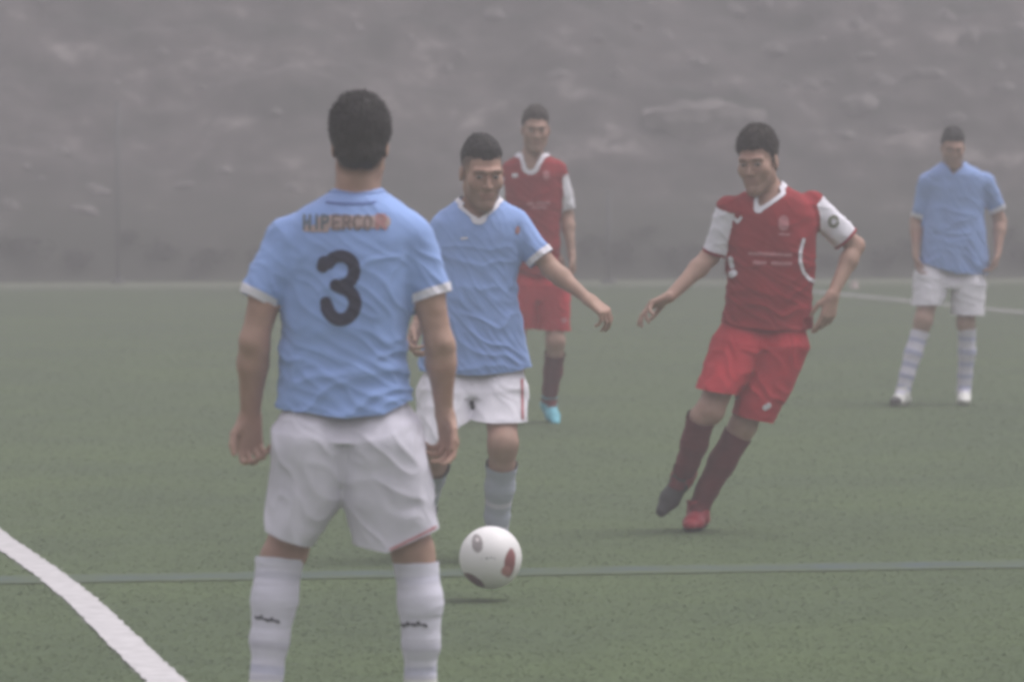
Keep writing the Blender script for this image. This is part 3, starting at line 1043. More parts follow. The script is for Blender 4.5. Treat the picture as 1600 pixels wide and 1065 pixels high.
# ---- player 3, seen from behind
HL_SHORT = [-0.090, -0.086, -0.070, -0.030, -0.030, 0.028, 0.050, 0.062, 0.066]
p1 = dict(
    Y=14.0, foot=(540, 1131), seed=3.1, res=0.0040, cres=0.0055,
    label='player with dark number 3 on the back of his sky-blue shirt, seen from behind', group='footballers on the pitch',
    J=dict(head=(563, 226), neck=(558, 296, 0.0), shL=(436, 384), shR=(650, 378), elL=(397, 533, -0.03), elR=(686, 535, -0.02),
           wrL=(391, 648, 0.05), wrR=(694, 642, 0.04), hipL=(505, 640), hipR=(582, 640), knL=(449, 856, 0.03), knR=(645, 860, 0.0),
           ankleL=(415, 1083, -0.02), ankleR=(657, 1083, 0.0)),
    plantL=True, plantR=True, face=(0.05, 1, -0.12), face_on=True, arm=0.98, neck_w=0.046, neck_r=0.064, neck_dy=0.02,
    handL=dict(palm=(0.55, -1, 0.1), side=1, dir=(-0.02, 0.0, -1), curl=(0.75, 0.85, 0.9, 0.95), sc=1.02, thumb=0.75),
    handR=dict(palm=(-0.8, -0.6, 0.1), side=-1, dir=(0.16, 0.0, -1), curl=(0.55, 0.7, 0.85, 0.95), sc=0.98),
    hair=M['hairblack'], hair_side=0.7, hair_t=0.017, tufts=4000, tuft_len=0.013, tuft_fwd=0.1, hair_rough=0.75, hairline=[-0.078, -0.074, -0.062, -0.024, -0.02, 0.028, 0.050, 0.062, 0.066],
    shirt=[(292, 530, 590, 0.05, .01), (300, 514, 604, 0.065, .01), (310, 498, 618, 0.085), (325, 472, 638, 0.10), (345, 450, 654, 0.115), (372, 436, 660, 0.125), (400, 433, 655, 0.13),
           (450, 436, 646, 0.128), (500, 439, 640, 0.122), (560, 438, 638, 0.118), (600, 434, 640, 0.122), (640, 430, 646, 0.128), (690, 424, 652, 0.13)],
    hem=[(425, 636), (480, 641), (545, 650), (600, 643), (652, 620)],
    sleeveL=((450, 374, 0), (402, 468, 0), 0.064, 0.055), sleeveR=((642, 370, 0), (674, 464, 0), 0.062, 0.055),
    shirt_mat=M['blue'], cuff_mat=M['white'], cuff_w=0.024, collar_mat=M['blue'], collar_w=0.014,
    legL=[(600, 446, 548, 0.10), (640, 431, 549, 0.122), (690, 424, 548, 0.135, -0.01), (740, 421, 545, 0.13), (786, 419, 533, 0.12), (820, 415, 508, 0.112), (862, 408, 478, 0.105), (890, 404, 474, 0.10)],
    legR=[(600, 532, 640, 0.10), (640, 531, 648, 0.122), (690, 532, 660, 0.135, -0.01), (740, 533, 670, 0.13), (786, 535, 677, 0.12), (820, 545, 682, 0.112), (862, 556, 685, 0.105), (895, 560, 687, 0.10)],
    hemL=[(408, 823), (440, 838), (482, 852), (540, 858)], hemR=[(530, 846), (560, 850), (606, 859), (645, 842), (690, 823)], waist=612,
    shorts_mat=M['thinwhite'], fold=0.30, crease=0.012, crease_s=0.011,
    sockL=[(437, 872, 0.02, 0.063), (429, 935, 0.0, 0.0625), (421, 1000, -0.01, 0.051), (417, 1050, -0.015, 0.042)],
    sockR=[(650, 877, 0.0, 0.0585), (657, 940, -0.01, 0.0605), (658, 1005, -0.01, 0.050), (657, 1052, 0, 0.040)],
    sock_mat=M['sock_plain'], footL=dict(dir=(-0.25, 1, 0)), footR=dict(dir=(0.22, 1, 0)), boot_mat=M['bootwhite'],
)
# ---- running with the ball, facing the camera
p2 = dict(
    Y=19.75, hscale=1.1, foot=(770, 874), seed=8.7, res=0.0042,
    label='player in plain sky-blue shirt running behind the ball with one arm swung out', group='footballers on the pitch',
    J=dict(head=(753, 268, -0.06), neck=(748, 334, 0.0), shL=(694, 356), shR=(806, 352), elL=(676, 440, 0.06), elR=(860, 418, -0.03),
           wrL=(651, 512, -0.08), wrR=(917, 466, -0.12), hipL=(714, 548, .02), hipR=(778, 548, .02), knL=(680, 700, -0.16), knR=(786, 692, -0.18),
           ankleL=(664, 790, 0.22), ankleR=(776, 840, 0.02)),
    plantR=True, face=(0.26, -1, -0.22), arm=0.87,
    handL=dict(palm=(1, -0.3, 0), side=1, curl=0.8),
    handR=dict(palm=(-0.3, 0.5, -1), side=1, dir=(1, -0.25, -0.75), curl=(0.75, 0.7, 0.7, 0.8), sc=0.95, thumb=0.4),
    hair=M['hairblack'], hair_t=0.012, tufts=2600, tuft_len=0.006, hair_side=0.05, fade=0.055, beard=0.3, hairline=[-0.060, -0.045, -0.02, 0.022, 0.030, 0.046, 0.054, 0.060, 0.064],
    shirt=[(306, 722, 778, 0.05), (314, 712, 786, 0.065), (326, 692, 808, 0.09), (345, 680, 822, 0.11), (370, 677, 822, 0.12), (400, 674, 815, 0.122),
           (440, 670, 808, 0.12), (480, 667, 811, 0.118), (520, 662, 818, 0.118), (560, 656, 830, 0.12), (610, 650, 838, 0.12)],
    hem=[(650, 578), (700, 583), (750, 584), (800, 580), (840, 570)],
    sleeveL=((694, 358, 0), (676, 422, 0.03), 0.060, 0.052), sleeveR=((805, 354, 0), (846, 404, -0.02), 0.060, 0.050),
    shirt_mat=M['blue'], cuff_mat=M['white'], cuff_w=0.026, collar_mat=M['white'], collar_w=0.018, neck_r=0.072, vneck=(748, 336, 0.02),
    legL=[(540, 668, 748, 0.10), (580, 655, 747, 0.115), (620, 651, 742, 0.12, -0.03), (660, 650, 733, 0.115, -0.08), (700, 652, 716, 0.11, -0.12), (730, 654, 706, 0.11, -0.14)],
    legR=[(540, 745, 820, 0.10), (580, 742, 823, 0.115), (620, 738, 823, 0.12, -0.03), (660, 736, 822, 0.115, -0.10), (700, 734, 822, 0.11, -0.14)],
    hemL=[(645, 694), (690, 688), (720, 662), (745, 650)], hemR=[(730, 652), (770, 657), (825, 656)], waist=545,
    shorts_mat=M['white'], fold=-0.30, crease=0.011,
    sockL=[(679, 726, -0.10, 0.056), (672, 745, 0.0, 0.056)], sockR=[(784, 724, -0.14, 0.0585), (781, 760, -0.09, 0.056), (777, 805, -0.02, 0.047)],
    sock_mat=M['sock_grey'], footL=dict(dir=(0.0, 0.5, -1)), footR=dict(dir=(-0.05, -1, 0)), boot_mat=M['bootwhite'], gaze=0.002,
)
# ---- red player running in from the right
p3 = dict(
    Y=21.3, foot=(1088, 829), seed=21.4, res=0.0042,
    label='player in red shirt with white sleeves leaning into a run towards the ball', group='footballers on the pitch',
    J=dict(head=(1184, 250, -0.05), neck=(1201, 304, 0.0), shL=(1137, 324, -0.04), shR=(1270, 322, 0.03), elL=(1111, 400, 0.0), elR=(1337, 384, 0.06),
           wrL=(1046, 464, -0.15), wrR=(1301, 460, -0.06), hipL=(1163, 512), hipR=(1228, 512), knL=(1110, 640, -0.12), knR=(1161, 664, -0.02),
           ankleL=(1068, 740, 0.02), ankleR=(1091, 790, 0.05)),
    plantR=True, face=(-0.42, -1, -0.22), up=(-0.05, 0, 1), arm=0.90,
    handL=dict(palm=(-0.2, -0.4, -1), side=-1, dir=(-1, -0.2, -0.42), curl=(0.35, 0.5, 0.65, 0.75), spread=2.2, sc=1.0, thumb=0.9),
    handR=dict(palm=(-0.6, 0.8, 0.1), side=-1, dir=(-0.22, -0.1, -1), curl=(0.25, 0.4, 0.5, 0.55), sc=1.0, thumb=0.6),
    hscale=1.07, hair=M['hairbrown'], hair_t=0.016, tufts=3500, tuft_len=0.016, tuft_up=0.0, tuft_fwd=0.8, taper_min=0.45, fringe=0.016, hair_rough=0.6, hairline=[-0.075, -0.07, -0.05, -0.005, -0.010, 0.034, 0.052, 0.060, 0.063],
    shirt=[(283, 1192, 1222, 0.05, .01), (292, 1176, 1232, 0.06, .01), (302, 1158, 1250, 0.085), (316, 1140, 1268, 0.105), (335, 1131, 1277, 0.118), (370, 1132, 1274, 0.122), (410, 1137, 1272, 0.12),
           (440, 1137, 1270, 0.118), (480, 1131, 1269, 0.115), (515, 1121, 1267, 0.116), (550, 1110, 1264, 0.118)],
    hem=[(1110, 498), (1150, 508), (1200, 514), (1275, 514)],
    sleeveL=((1139, 326, -0.03), (1118, 396, 0.0), 0.056, 0.054), sleeveR=((1268, 320, 0.03), (1322, 374, 0.05), 0.058, 0.060),
    shirt_mat=M['redshirt'], sleeve_mat=M['white'], sleeve_from=0.97, cuff_mat=M['redshirt'], cuff_w=0.012, collar_mat=M['white'], collar_w=0.018, neck_r=0.066, vneck=(1185, 324, 0.008),
    legL=[(490, 1124, 1205, 0.10), (515, 1120, 1204, 0.115), (545, 1110, 1196, 0.12, -0.02), (580, 1096, 1178, 0.118, -0.07), (615, 1084, 1154, 0.112, -0.11), (645, 1074, 1140, 0.11, -0.12)],
    legR=[(490, 1188, 1266, 0.10), (515, 1186, 1266, 0.115), (545, 1178, 1261, 0.12), (580, 1166, 1248, 0.118), (620, 1150, 1230, 0.112, -0.02), (655, 1142, 1210, 0.11, -0.02), (690, 1135, 1196, 0.11, -0.02)],
    hemL=[(1075, 602), (1110, 608), (1160, 616)], hemR=[(1130, 640), (1160, 650), (1212, 661)], waist=498,
    shorts_mat=M['redshort'], fold=0.2, crease=0.011,
    sockL=[(1096, 652, -0.11, 0.0585), (1085, 692, -0.06, 0.056), (1075, 722, -0.02, 0.046)],
    sockR=[(1153, 678, -0.01, 0.0585), (1128, 722, 0.02, 0.057), (1106, 762, 0.04, 0.046)],
    sock_mat=M['maroon'], footL=dict(dir=(-0.52, -0.5, -0.70)), footR=dict(dir=(-0.25, -1, 0)), boot_mat=M['bootred'], boot_L=M['bootblack'], heelcap=M['bootred'], sole_mat=M['soledark'], gaze=-0.002,
)
# ---- red player further back
p4 = dict(
    Y=30.0, foot=(850, 661), seed=33.3, res=0.005,
    label='player in red with round white collar, half hidden behind the running blue player', group='footballers on the pitch',
    J=dict(head=(837, 202, -0.03), neck=(831, 246, 0.0), shL=(798, 266), shR=(871, 264), elL=(788, 335, 0.04), elR=(886, 335, 0.04),
           wrL=(786, 395, -0.06), wrR=(893, 396, -0.05), hipL=(822, 412), hipR=(862, 412), knL=(806, 535, -0.08), knR=(868, 532, -0.06),
           ankleL=(800, 632, -0.10), ankleR=(858, 625, 0.12)),
    plantL=True, face=(0.06, -1, -0.08), hscale=1.08, arm=0.95, girth=0.98,
    handL=dict(palm=(1, -0.2, 0), side=1, curl=0.6), handR=dict(palm=(-1, -0.2, 0), side=-1, dir=(0.1, -0.05, -1), curl=0.6, sc=1.05),
    hair=M['hairbrown'], hair_t=0.012, tufts=900, tuft_len=0.011, hairline=[-0.07, -0.05, -0.03, 0.012, 0.018, 0.042, 0.052, 0.062, 0.066],
    shirt=[(232, 822, 842, 0.05), (238, 812, 852, 0.065), (246, 800, 864, 0.09), (257, 790, 876, 0.11), (275, 788, 879, 0.122), (305, 790, 878, 0.125),
           (350, 794, 873, 0.12), (390, 798, 874, 0.118), (430, 799, 882, 0.12), (460, 798, 886, 0.12)],
    hem=[(795, 424), (840, 428), (890, 424)],
    sleeveL=((798, 268, 0), (790, 322, 0.02), 0.058, 0.056), sleeveR=((871, 266, 0), (885, 326, 0.03), 0.056, 0.050),
    shirt_mat=M['redshirt'], sleeve_mat=M['white'], sleeve_from=0.86, cuff_mat=M['white'], cuff_w=0.012, collar_mat=M['white'], collar_w=0.026, neck_r=0.078, vneck=(829, 258, 0.03),
    legL=[(405, 800, 845, 0.10), (430, 798, 845, 0.12), (470, 796, 842, 0.12), (530, 790, 838, 0.11)],
    legR=[(405, 836, 884, 0.10), (430, 836, 888, 0.12), (470, 838, 890, 0.12), (530, 838, 891, 0.11)],
    hemL=[(790, 512), (850, 514)], hemR=[(830, 514), (895, 517)], waist=410,
    shorts_mat=M['redshort'], fold=0.1, crease=0.011,
    sockL=[(805, 552, -0.08, 0.055), (803, 585, -0.06, 0.054), (801, 612, -0.09, 0.045)],
    sockR=[(867, 551, -0.03, 0.058), (864, 580, 0.04, 0.056), (860, 606, 0.09, 0.046)],
    sock_mat=M['maroon'], footL=dict(dir=(-0.1, -1, 0)), footR=dict(dir=(0.25, -0.9, -0.42)), boot_mat=M['bootblue'], sole_mat=M['bootwhite'],
)
# ---- blue player far right
p5 = dict(
    Y=32.3, foot=(1465, 632), seed=47.9, res=0.005,
    label='player in sky-blue shirt walking alone at the far right, white shorts and hooped socks', group='footballers on the pitch',
    J=dict(head=(1489, 230, -0.05), neck=(1490, 264, 0.0), shL=(1448, 284), shR=(1539, 284), elL=(1433, 344, 0.06), elR=(1563, 346, 0.05),
           wrL=(1431, 396, -0.05), wrR=(1559, 392, -0.04), hipL=(1464, 408), hipR=(1514, 408), knL=(1443, 500, -0.12), knR=(1509, 504, -0.04),
           ankleL=(1411, 606, -0.16), ankleR=(1506, 606, 0.04)),
    plantL=True, plantR=True, face=(0.0, -1, -0.26), hscale=0.98,
    handL=dict(palm=(1, -0.2, 0), side=1, dir=(0.12, -0.1, -1), curl=0.6), handR=dict(palm=(-1, -0.2, 0), side=-1, dir=(-0.22, -0.1, -1), curl=0.6),
    hair=M['hairblack'], hair_t=0.012, tufts=900, tuft_len=0.010, hairline=[-0.07, -0.05, -0.03, 0.012, 0.018, 0.042, 0.052, 0.060, 0.064],
    shirt=[(250, 1478, 1502, 0.05), (256, 1468, 1512, 0.07), (263, 1456, 1525, 0.095), (272, 1447, 1540, 0.112), (290, 1447, 1541, 0.12), (320, 1449, 1539, 0.12),
           (360, 1444, 1540, 0.122), (400, 1438, 1542, 0.128), (445, 1431, 1544, 0.135)],
    hem=[(1432, 408), (1460, 417), (1490, 426), (1545, 428)],
    sleeveL=((1448, 286, 0), (1438, 338, 0.03), 0.058, 0.054), sleeveR=((1540, 286, 0), (1559, 328, 0.02), 0.062, 0.052),
    shirt_mat=M['blue'], cuff_mat=M['white'], cuff_w=0.026, collar_mat=M['blue'], collar_w=0.018, neck_r=0.07, vneck=(1490, 268, 0.02),
    legL=[(398, 1438, 1488, 0.10), (420, 1430, 1489, 0.122), (450, 1426, 1480, 0.122, -0.03), (500, 1424, 1468, 0.115, -0.08)],
    legR=[(398, 1488, 1540, 0.10), (420, 1487, 1542, 0.122), (450, 1487, 1540, 0.12), (510, 1487, 1536, 0.115, -0.03)],
    hemL=[(1415, 476), (1475, 475)], hemR=[(1480, 491), (1545, 492)], waist=402,
    shorts_mat=M['white'], fold=-0.5, crease=0.013,
    sockL=[(1438, 518, -0.11, 0.056), (1427, 552, -0.13, 0.055), (1417, 586, -0.15, 0.046)],
    sockR=[(1511, 512, -0.03, 0.055), (1511, 550, 0.0, 0.054), (1508, 586, 0.03, 0.045)],
    sock_mat=M['sock_hoop'], footL=dict(dir=(-0.45, -1, 0)), footR=dict(dir=(-0.08, -1, 0)), boot_mat=M['bootwhite'], sole_mat=M['bootwhite'], toecap=M['soledark'],
)

# ------------------------------------------------------------------ the setting
AX = nrm((1.0, 0.19, 0.0))           # along the blue line
AY = np.array([-AX[1], AX[0], 0])


def turf_material(name, k=1.0):
    m = mat(name, (0.075 * k, 0.112 * k, 0.053 * k), 0.9, 0.0)
    nt = m.node_tree
    N, Lk = nt.nodes, nt.links
    b = N['Principled BSDF']
    b.inputs['Specular IOR Level'].default_value = 0.15
    tc = N.new('ShaderNodeTexCoord')

    def nz(scale, det, rough=0.6):
        n = N.new('ShaderNodeTexNoise')
        n.inputs['Scale'].default_value = scale
        n.inputs['Detail'].default_value = det
        n.inputs['Roughness'].default_value = rough
        Lk.new(tc.outputs['Object'], n.inputs['Vector'])
        return n
    a, c, d = nz(0.5, 4), nz(5.0, 5, 0.7), nz(60, 4, 0.7)
    r1 = N.new('ShaderNodeValToRGB')
    r1.color_ramp.elements[0].position, r1.color_ramp.elements[1].position = 0.34, 0.66
    r1.color_ramp.elements[0].color = (0.071 * k, 0.098 * k, 0.056 * k, 1)
    r1.color_ramp.elements[1].color = (0.086 * k, 0.119 * k, 0.058 * k, 1)
    Lk.new(a.outputs['Fac'], r1.inputs[0])
    r2 = N.new('ShaderNodeValToRGB')
    r2.color_ramp.elements[0].position, r2.color_ramp.elements[1].position = 0.3, 0.7
    r2.color_ramp.elements[0].color = (0.88, 0.88, 0.88, 1)
    r2.color_ramp.elements[1].color = (1.10, 1.10, 1.06, 1)
    Lk.new(c.outputs['Fac'], r2.inputs[0])
    r3 = N.new('ShaderNodeValToRGB')
    r3.color_ramp.elements[0].position, r3.color_ramp.elements[1].position = 0.3, 0.7
    r3.color_ramp.elements[0].color = (0.94, 0.94, 0.94, 1)
    r3.color_ramp.elements[1].color = (1.06, 1.06, 1.05, 1)
    Lk.new(d.outputs['Fac'], r3.inputs[0])
    prev = r1.outputs[0]
    for r in (r2, r3):
        x = N.new('ShaderNodeMix')
        x.data_type, x.blend_type = 'RGBA', 'MULTIPLY'
        x.inputs[0].default_value = 1
        Lk.new(prev, x.inputs[6])
        Lk.new(r.outputs[0], x.inputs[7])
        prev = x.outputs[2]
    Lk.new(prev, b.inputs['Base Color'])
    return m


turf = turf_material('artificial_turf', 1.02)


def sheet(name, pts, m, z):
    V = np.array([[q[0], q[1], z] for q in pts])
    return mk(name, V, [list(range(len(pts)))], m, smooth=False)


GX, GY0, GY1 = 150, -60, 190
tag(sheet('ground', [(-GX, GY0), (GX, GY0), (GX, GY1), (-GX, GY1)], turf, 0.0), kind='structure')


def ribbon(name, cen, w, z, m, wob=0.006, n=240):
    """Flat painted line along a polyline with slightly ragged edges."""
    cen = np.array(cen, float)
    d = np.concatenate([[0], np.cumsum(np.linalg.norm(np.diff(cen, axis=0), axis=1))])
    t = np.linspace(0, d[-1], n)
    x = np.interp(t, d, cen[:, 0])
    y = np.interp(t, d, cen[:, 1])
    k = 9
    if len(cen) > 2:
        ker = np.ones(2 * k + 1) / (2 * k + 1)
        x = np.convolve(np.pad(x, k, mode='reflect', reflect_type='odd'), ker, 'valid')
        y = np.convolve(np.pad(y, k, mode='reflect', reflect_type='odd'), ker, 'valid')
    tx, ty = np.gradient(x), np.gradient(y)
    l = np.hypot(tx, ty)
    nx, ny = -ty / l, tx / l
    e1 = w / 2 + wob * noise(np.stack([t * 7, t * 0 + 1.3, t * 0], 1)) + wob * 0.6 * rng.normal(size=n) * 0.5
    e2 = w / 2 + wob * noise(np.stack([t * 7, t * 0 + 5.3, t * 0], 1)) + wob * 0.6 * rng.normal(size=n) * 0.5
    cols = [1.0, 0.55, 0.2, -0.2, -0.55, -1.0]
    V = np.concatenate([np.stack([x + nx * (e1 if c > 0 else e2) * c, y + ny * (e1 if c > 0 else e2) * c, x * 0 + z], 1) for c in cols])
    wear = np.concatenate([np.full(n, min(1, (1 - abs(c)) * 2.0)) for c in cols])
    i = np.arange(n - 1)
    F = np.concatenate([np.stack([i + k * n, i + (k + 1) * n, i + 1 + (k + 1) * n, i + 1 + k * n], 1) for k in range(5)])
    return mk(name, V, F, m, smooth=False, attr={'wear': wear})


paint = mat('white_line_fibres', (0.50, 0.485, 0.495), 0.9, 0.3, 90, 0.14, 14)
bluep = mat('blue_line_fibres', (0.046, 0.070, 0.118), 0.9, 0.3, 90, 0.2, 6)
bn = bluep.node_tree
wa = bn.nodes.new('ShaderNodeAttribute')
wa.attribute_name = 'wear'
wn = bn.nodes.new('ShaderNodeTexNoise')
wn.inputs['Scale'].default_value = 3.0
wn.inputs['Detail'].default_value = 5
wtc = bn.nodes.new('ShaderNodeTexCoord')
bn.links.new(wtc.outputs['Object'], wn.inputs['Vector'])
wm = bn.nodes.new('ShaderNodeMath')
wm.operation = 'MULTIPLY'
wm.use_clamp = True
bn.links.new(wa.outputs['Fac'], wm.inputs[0])
wr = bn.nodes.new('ShaderNodeMapRange')
wr.inputs[1].default_value, wr.inputs[2].default_value, wr.inputs[3].default_value, wr.inputs[4].default_value = 0.3, 0.7, 0.12, 0.62
bn.links.new(wn.outputs['Fac'], wr.inputs[0])
bn.links.new(wr.outputs[0], wm.inputs[1])
wx = bn.nodes.new('ShaderNodeMix')
wx.data_type = 'RGBA'
wx.inputs[6].default_value = (0.083, 0.112, 0.055, 1)
bn.links.new(wm.outputs[0], wx.inputs[0])
bn.links.new(bn.nodes['Color Ramp'].outputs[0], wx.inputs[7])
bn.links.new(wx.outputs[2], bn.nodes['Principled BSDF'].inputs['Base Color'])
LINE = [(-3.4, 27.0), (-2.50, 22.7), (-2.11, 20.7), (-1.744, 18.97), (-1.50, 17.7), (-1.285, 16.46), (-1.06, 15.2), (-0.72, 13.2), (-0.3, 10.8), (0.4, 7)]
tag(ribbon('touchline', LINE, 0.118, 0.005, paint, 0.008, 400), 'white painted line running up the left of the pitch', 'line', kind='structure')
c0 = np.array([0.2, 19.16, 0])
tag(ribbon('blue_line', [(c0 + AX * s)[:2] for s in (-40, 40)], 0.36, 0.004, bluep, 0.012, 600), 'blue painted line across the pitch', 'line', kind='structure')
d0, d1 = gnd(1320, 461), gnd(1600, 489)
dd = nrm(d1 - d0)
tag(ribbon('far_white_line', [(d0 - dd * 3.0)[:2], (d1 + dd * 25)[:2]], 0.14, 0.008, paint, 0.004, 200), 'white painted line at the far right', 'line', kind='structure')
e0 = np.array([0.0, 61.9, 0])
tag(ribbon('back_line', [(e0 + AX * s)[:2] for s in (-60, 3.5)], 0.12, 0.008, paint, 0.004, 300), 'white line along the back edge of the pitch', 'line', kind='structure')
verge = mat('pale_run_off', (0.155, 0.175, 0.120), 0.95, 0.3, 30, 0.2, 3.0)
v0 = np.array([0.0, 64.1, 0])
tag(ribbon('path', [(v0 + AX * s)[:2] for s in (-80, 80)], 2.6, 0.004, verge, 0.1, 300), kind='structure')


# ---- hillside behind the pitch
def foot_y(x):
    return 65.6 + 0.19 * x


def hill_z(x, y):
    d = y - foot_y(x) + 0.5 * noise(np.stack([x * 0.35, x * 0, x * 0 + 3], 1))
    P = np.stack([x * 0.35, y * 0.35, x * 0 + 1.5], 1)
    n = fbm(P, 4)
    bank = np.clip(d / 1.5, 0, 1)
    bank = bank * bank * (3 - 2 * bank) * (0.85 + 0.25 * noise(np.stack([x * 0.5, x * 0 + 9, x * 0], 1)))
    s = np.clip(d - 1.3, 0, None)
    ramp = 0.55 * s
    ter = ramp * 1.15 + 0.25 * noise(np.stack([x * 0.12, y * 0.1, x * 0], 1))
    stepped = (np.floor(ter) + np.clip((ter - np.floor(ter)) * 2.6 - 0.8, 0, 1)) / 1.15
    z = bank + 0.82 * ramp + 0.18 * stepped + np.clip(s * 0.5, 0, 1) * (0.55 * n + 0.22 * noise(np.stack([x * 2.2, y * 2.2, x * 0 + 4], 1)))
    z = np.where(z > 8, 8 + 2.2 * (1 - np.exp(-(z - 8) / 3)), z)
    return np.where(d > 0, z, -0.05)


xs = np.unique(np.concatenate([np.arange(-GX, -15, 3.0), np.arange(-15, 15, 0.14), np.arange(15, GX + 1, 3.0)]))
us = np.concatenate([np.arange(-0.8, 14, 0.12), np.arange(14, 40, 0.6), np.arange(40, 92, 4)])
Xg, Ug = np.meshgrid(xs, us, indexing='ij')
Yg = np.minimum(foot_y(Xg) + Ug, GY1 - 0.5 + 0 * Xg)
Zg = hill_z(Xg.ravel(), Yg.ravel())
Vh = np.stack([Xg.ravel(), Yg.ravel(), Zg], 1)
ii = np.arange(Xg.size).reshape(Xg.shape)
Fh = np.stack([ii[:-1, :-1].ravel(), ii[1:, :-1].ravel(), ii[1:, 1:].ravel(), ii[:-1, 1:].ravel()], 1)
hm = mat('hillside_earth', (0.15, 0.13, 0.125), 0.95, 0.5, 8, 0.3, 0.5)
nt = hm.node_tree
geo = nt.nodes.new('ShaderNodeNewGeometry')
n3 = nt.nodes.new('ShaderNodeTexNoise')
mp = nt.nodes.new('ShaderNodeMapping')
mp.inputs['Scale'].default_value = (1.0, 0.8, 1.5)
nt.links.new(geo.outputs['Position'], mp.inputs[0])
nt.links.new(mp.outputs[0], n3.inputs['Vector'])
n3.inputs['Scale'].default_value = 1.0
n3.inputs['Detail'].default_value = 7
n3.inputs['Roughness'].default_value = 0.68
rr = nt.nodes.new('ShaderNodeValToRGB')
el = rr.color_ramp.elements
el[0].position, el[0].color = 0.34, (0.040, 0.040, 0.036, 1)
el[1].position, el[1].color = 0.68, (0.26, 0.23, 0.225, 1)
e = el.new(0.45)
e.color = (0.065, 0.058, 0.057, 1)
e = el.new(0.58)
e.color = (0.105, 0.090, 0.090, 1)
nt.links.new(n3.outputs['Fac'], rr.inputs[0])
sep = nt.nodes.new('ShaderNodeSeparateXYZ')
nt.links.new(geo.outputs['Position'], sep.inputs[0])
n4 = nt.nodes.new('ShaderNodeTexNoise')
n4.inputs['Scale'].default_value = 0.45
n4.inputs['Detail'].default_value = 4
nt.links.new(geo.outputs['Position'], n4.inputs['Vector'])
ad = nt.nodes.new('ShaderNodeMath')
ad.operation = 'MULTIPLY_ADD'
nt.links.new(n4.outputs['Fac'], ad.inputs[0])
ad.inputs[1].default_value = 1.6
ad.inputs[2].default_value = -0.35
lt = nt.nodes.new('ShaderNodeMath')
lt.operation = 'SUBTRACT'
nt.links.new(sep.outputs['Z'], lt.inputs[0])
nt.links.new(ad.outputs[0], lt.inputs[1])
mr = nt.nodes.new('ShaderNodeMapRange')
mr.inputs[1].default_value = 0.1
mr.inputs[2].default_value = 1.0
nt.links.new(lt.outputs[0], mr.inputs[0])
mx = nt.nodes.new('ShaderNodeMix')
mx.data_type = 'RGBA'
mx.inputs[6].default_value = (0.045, 0.047, 0.037, 1)        # low scrubby bank
nt.links.new(mr.outputs[0], mx.inputs[0])
nt.links.new(rr.outputs[0], mx.inputs[7])
nt.links.new(mx.outputs[2], nt.nodes['Principled BSDF'].inputs['Base Color'])
tag(mk('hillside', Vh, Fh, hm), kind='structure')


def hill_hit(px, py):
    """Where the line of sight through a photo pixel meets the slope."""
    a, b = at(px, py, 60.0), at(px, py, 100.0)
    t = np.linspace(0, 1, 1600)
    P = a + t[:, None] * (b - a)
    z = hill_z(P[:, 0], P[:, 1])
    k = np.argmax(P[:, 2] < z)
    return np.array([P[k, 0], P[k, 1], z[k]]) if k else P[800]


# rocks jutting from the slope
def rock_mesh(seed, flat):
    bm = bmesh.new()
    bmesh.ops.create_icosphere(bm, subdivisions=4, radius=1)
    V = np.array([v.co[:] for v in bm.verts])
    F = np.array([[v.index for v in f.verts] for f in bm.faces])
    bm.free()
    r = 1 + 0.35 * noise(V * 1.3 + seed) + 0.18 * noise(V * 3.1 + seed) + 0.08 * noise(V * 7 + seed)
    g = np.random.default_rng(int(seed * 10))
    for _ in range(7):
        n = nrm(g.normal(size=3))
        lim = 0.55 + 0.3 * g.random()
        d = (V * r[:, None]) @ n
        r = np.where(d > lim, r * (lim + 0.15 * (d - lim)) / np.maximum(d, 1e-6), r)
    V = V * r[:, None] * np.array([1, 0.7, flat])
    me = mk('rock', V, F, M['rock'], smooth=False)
    return me


protos = [rock_mesh(1.7, 0.75), rock_mesh(5.1, 0.6), rock_mesh(9.3, 0.9), rock_mesh(13.9, 0.55)]
ROCKS = [(18, 322, 12), (130, 330, 16), (150, 300, 14), (60, 282, 10), (95, 238, 12), (40, 262, 9), (460, 298, 9), (290, 290, 14), (350, 268, 12), (430, 180, 10), (255, 85, 10), (60, 5, 10),
         (775, 25, 13), (872, 118, 16), (965, 118, 11), (990, 42, 12), (1038, 55, 12), (1090, 100, 15), (1148, 18, 14), (1110, 135, 10), (1212, 78, 14), (1282, 65, 9), (1200, 10, 12),
         (1345, 92, 13), (1268, 135, 12), (1345, 170, 26), (1380, 130, 16), (1440, 120, 20), (1560, 105, 14), (1570, 140, 14), (1520, 60, 15), (1430, 110, 9), (1340, 38, 13), (1590, 45, 14), (1480, 28, 11),
         (1290, 130, 10), (1230, 138, 12), (1320, 215, 14), (1500, 190, 13), (1400, 205, 10), (700, 110, 11), (640, 60, 9), (560, 45, 10), (310, 140, 10), (180, 130, 9), (720, 85, 8), (1010, 5, 13), (930, 60, 9)]
for i, (px, py, sz) in enumerate(ROCKS):
    src = protos[i % 4]
    o = src if i < 4 else src.copy()
    if i >= 4:
        COL.objects.link(o)
    h = hill_hit(px, py)
    s = sz * h[1] / FPX * 1.25
    o.location = h + np.array([0, 0.15 * s, -0.1 * s])
    o.scale = (s * random.uniform(0.9, 1.5), s, s * random.uniform(0.8, 1.2))
    o.rotation_euler = (random.uniform(-.2, .2), random.uniform(-.15, .15), random.uniform(-.5, .5))
    tag(o, 'pale grey rock jutting from the foggy slope behind the pitch', 'rock', 'rocks on the foggy slope')
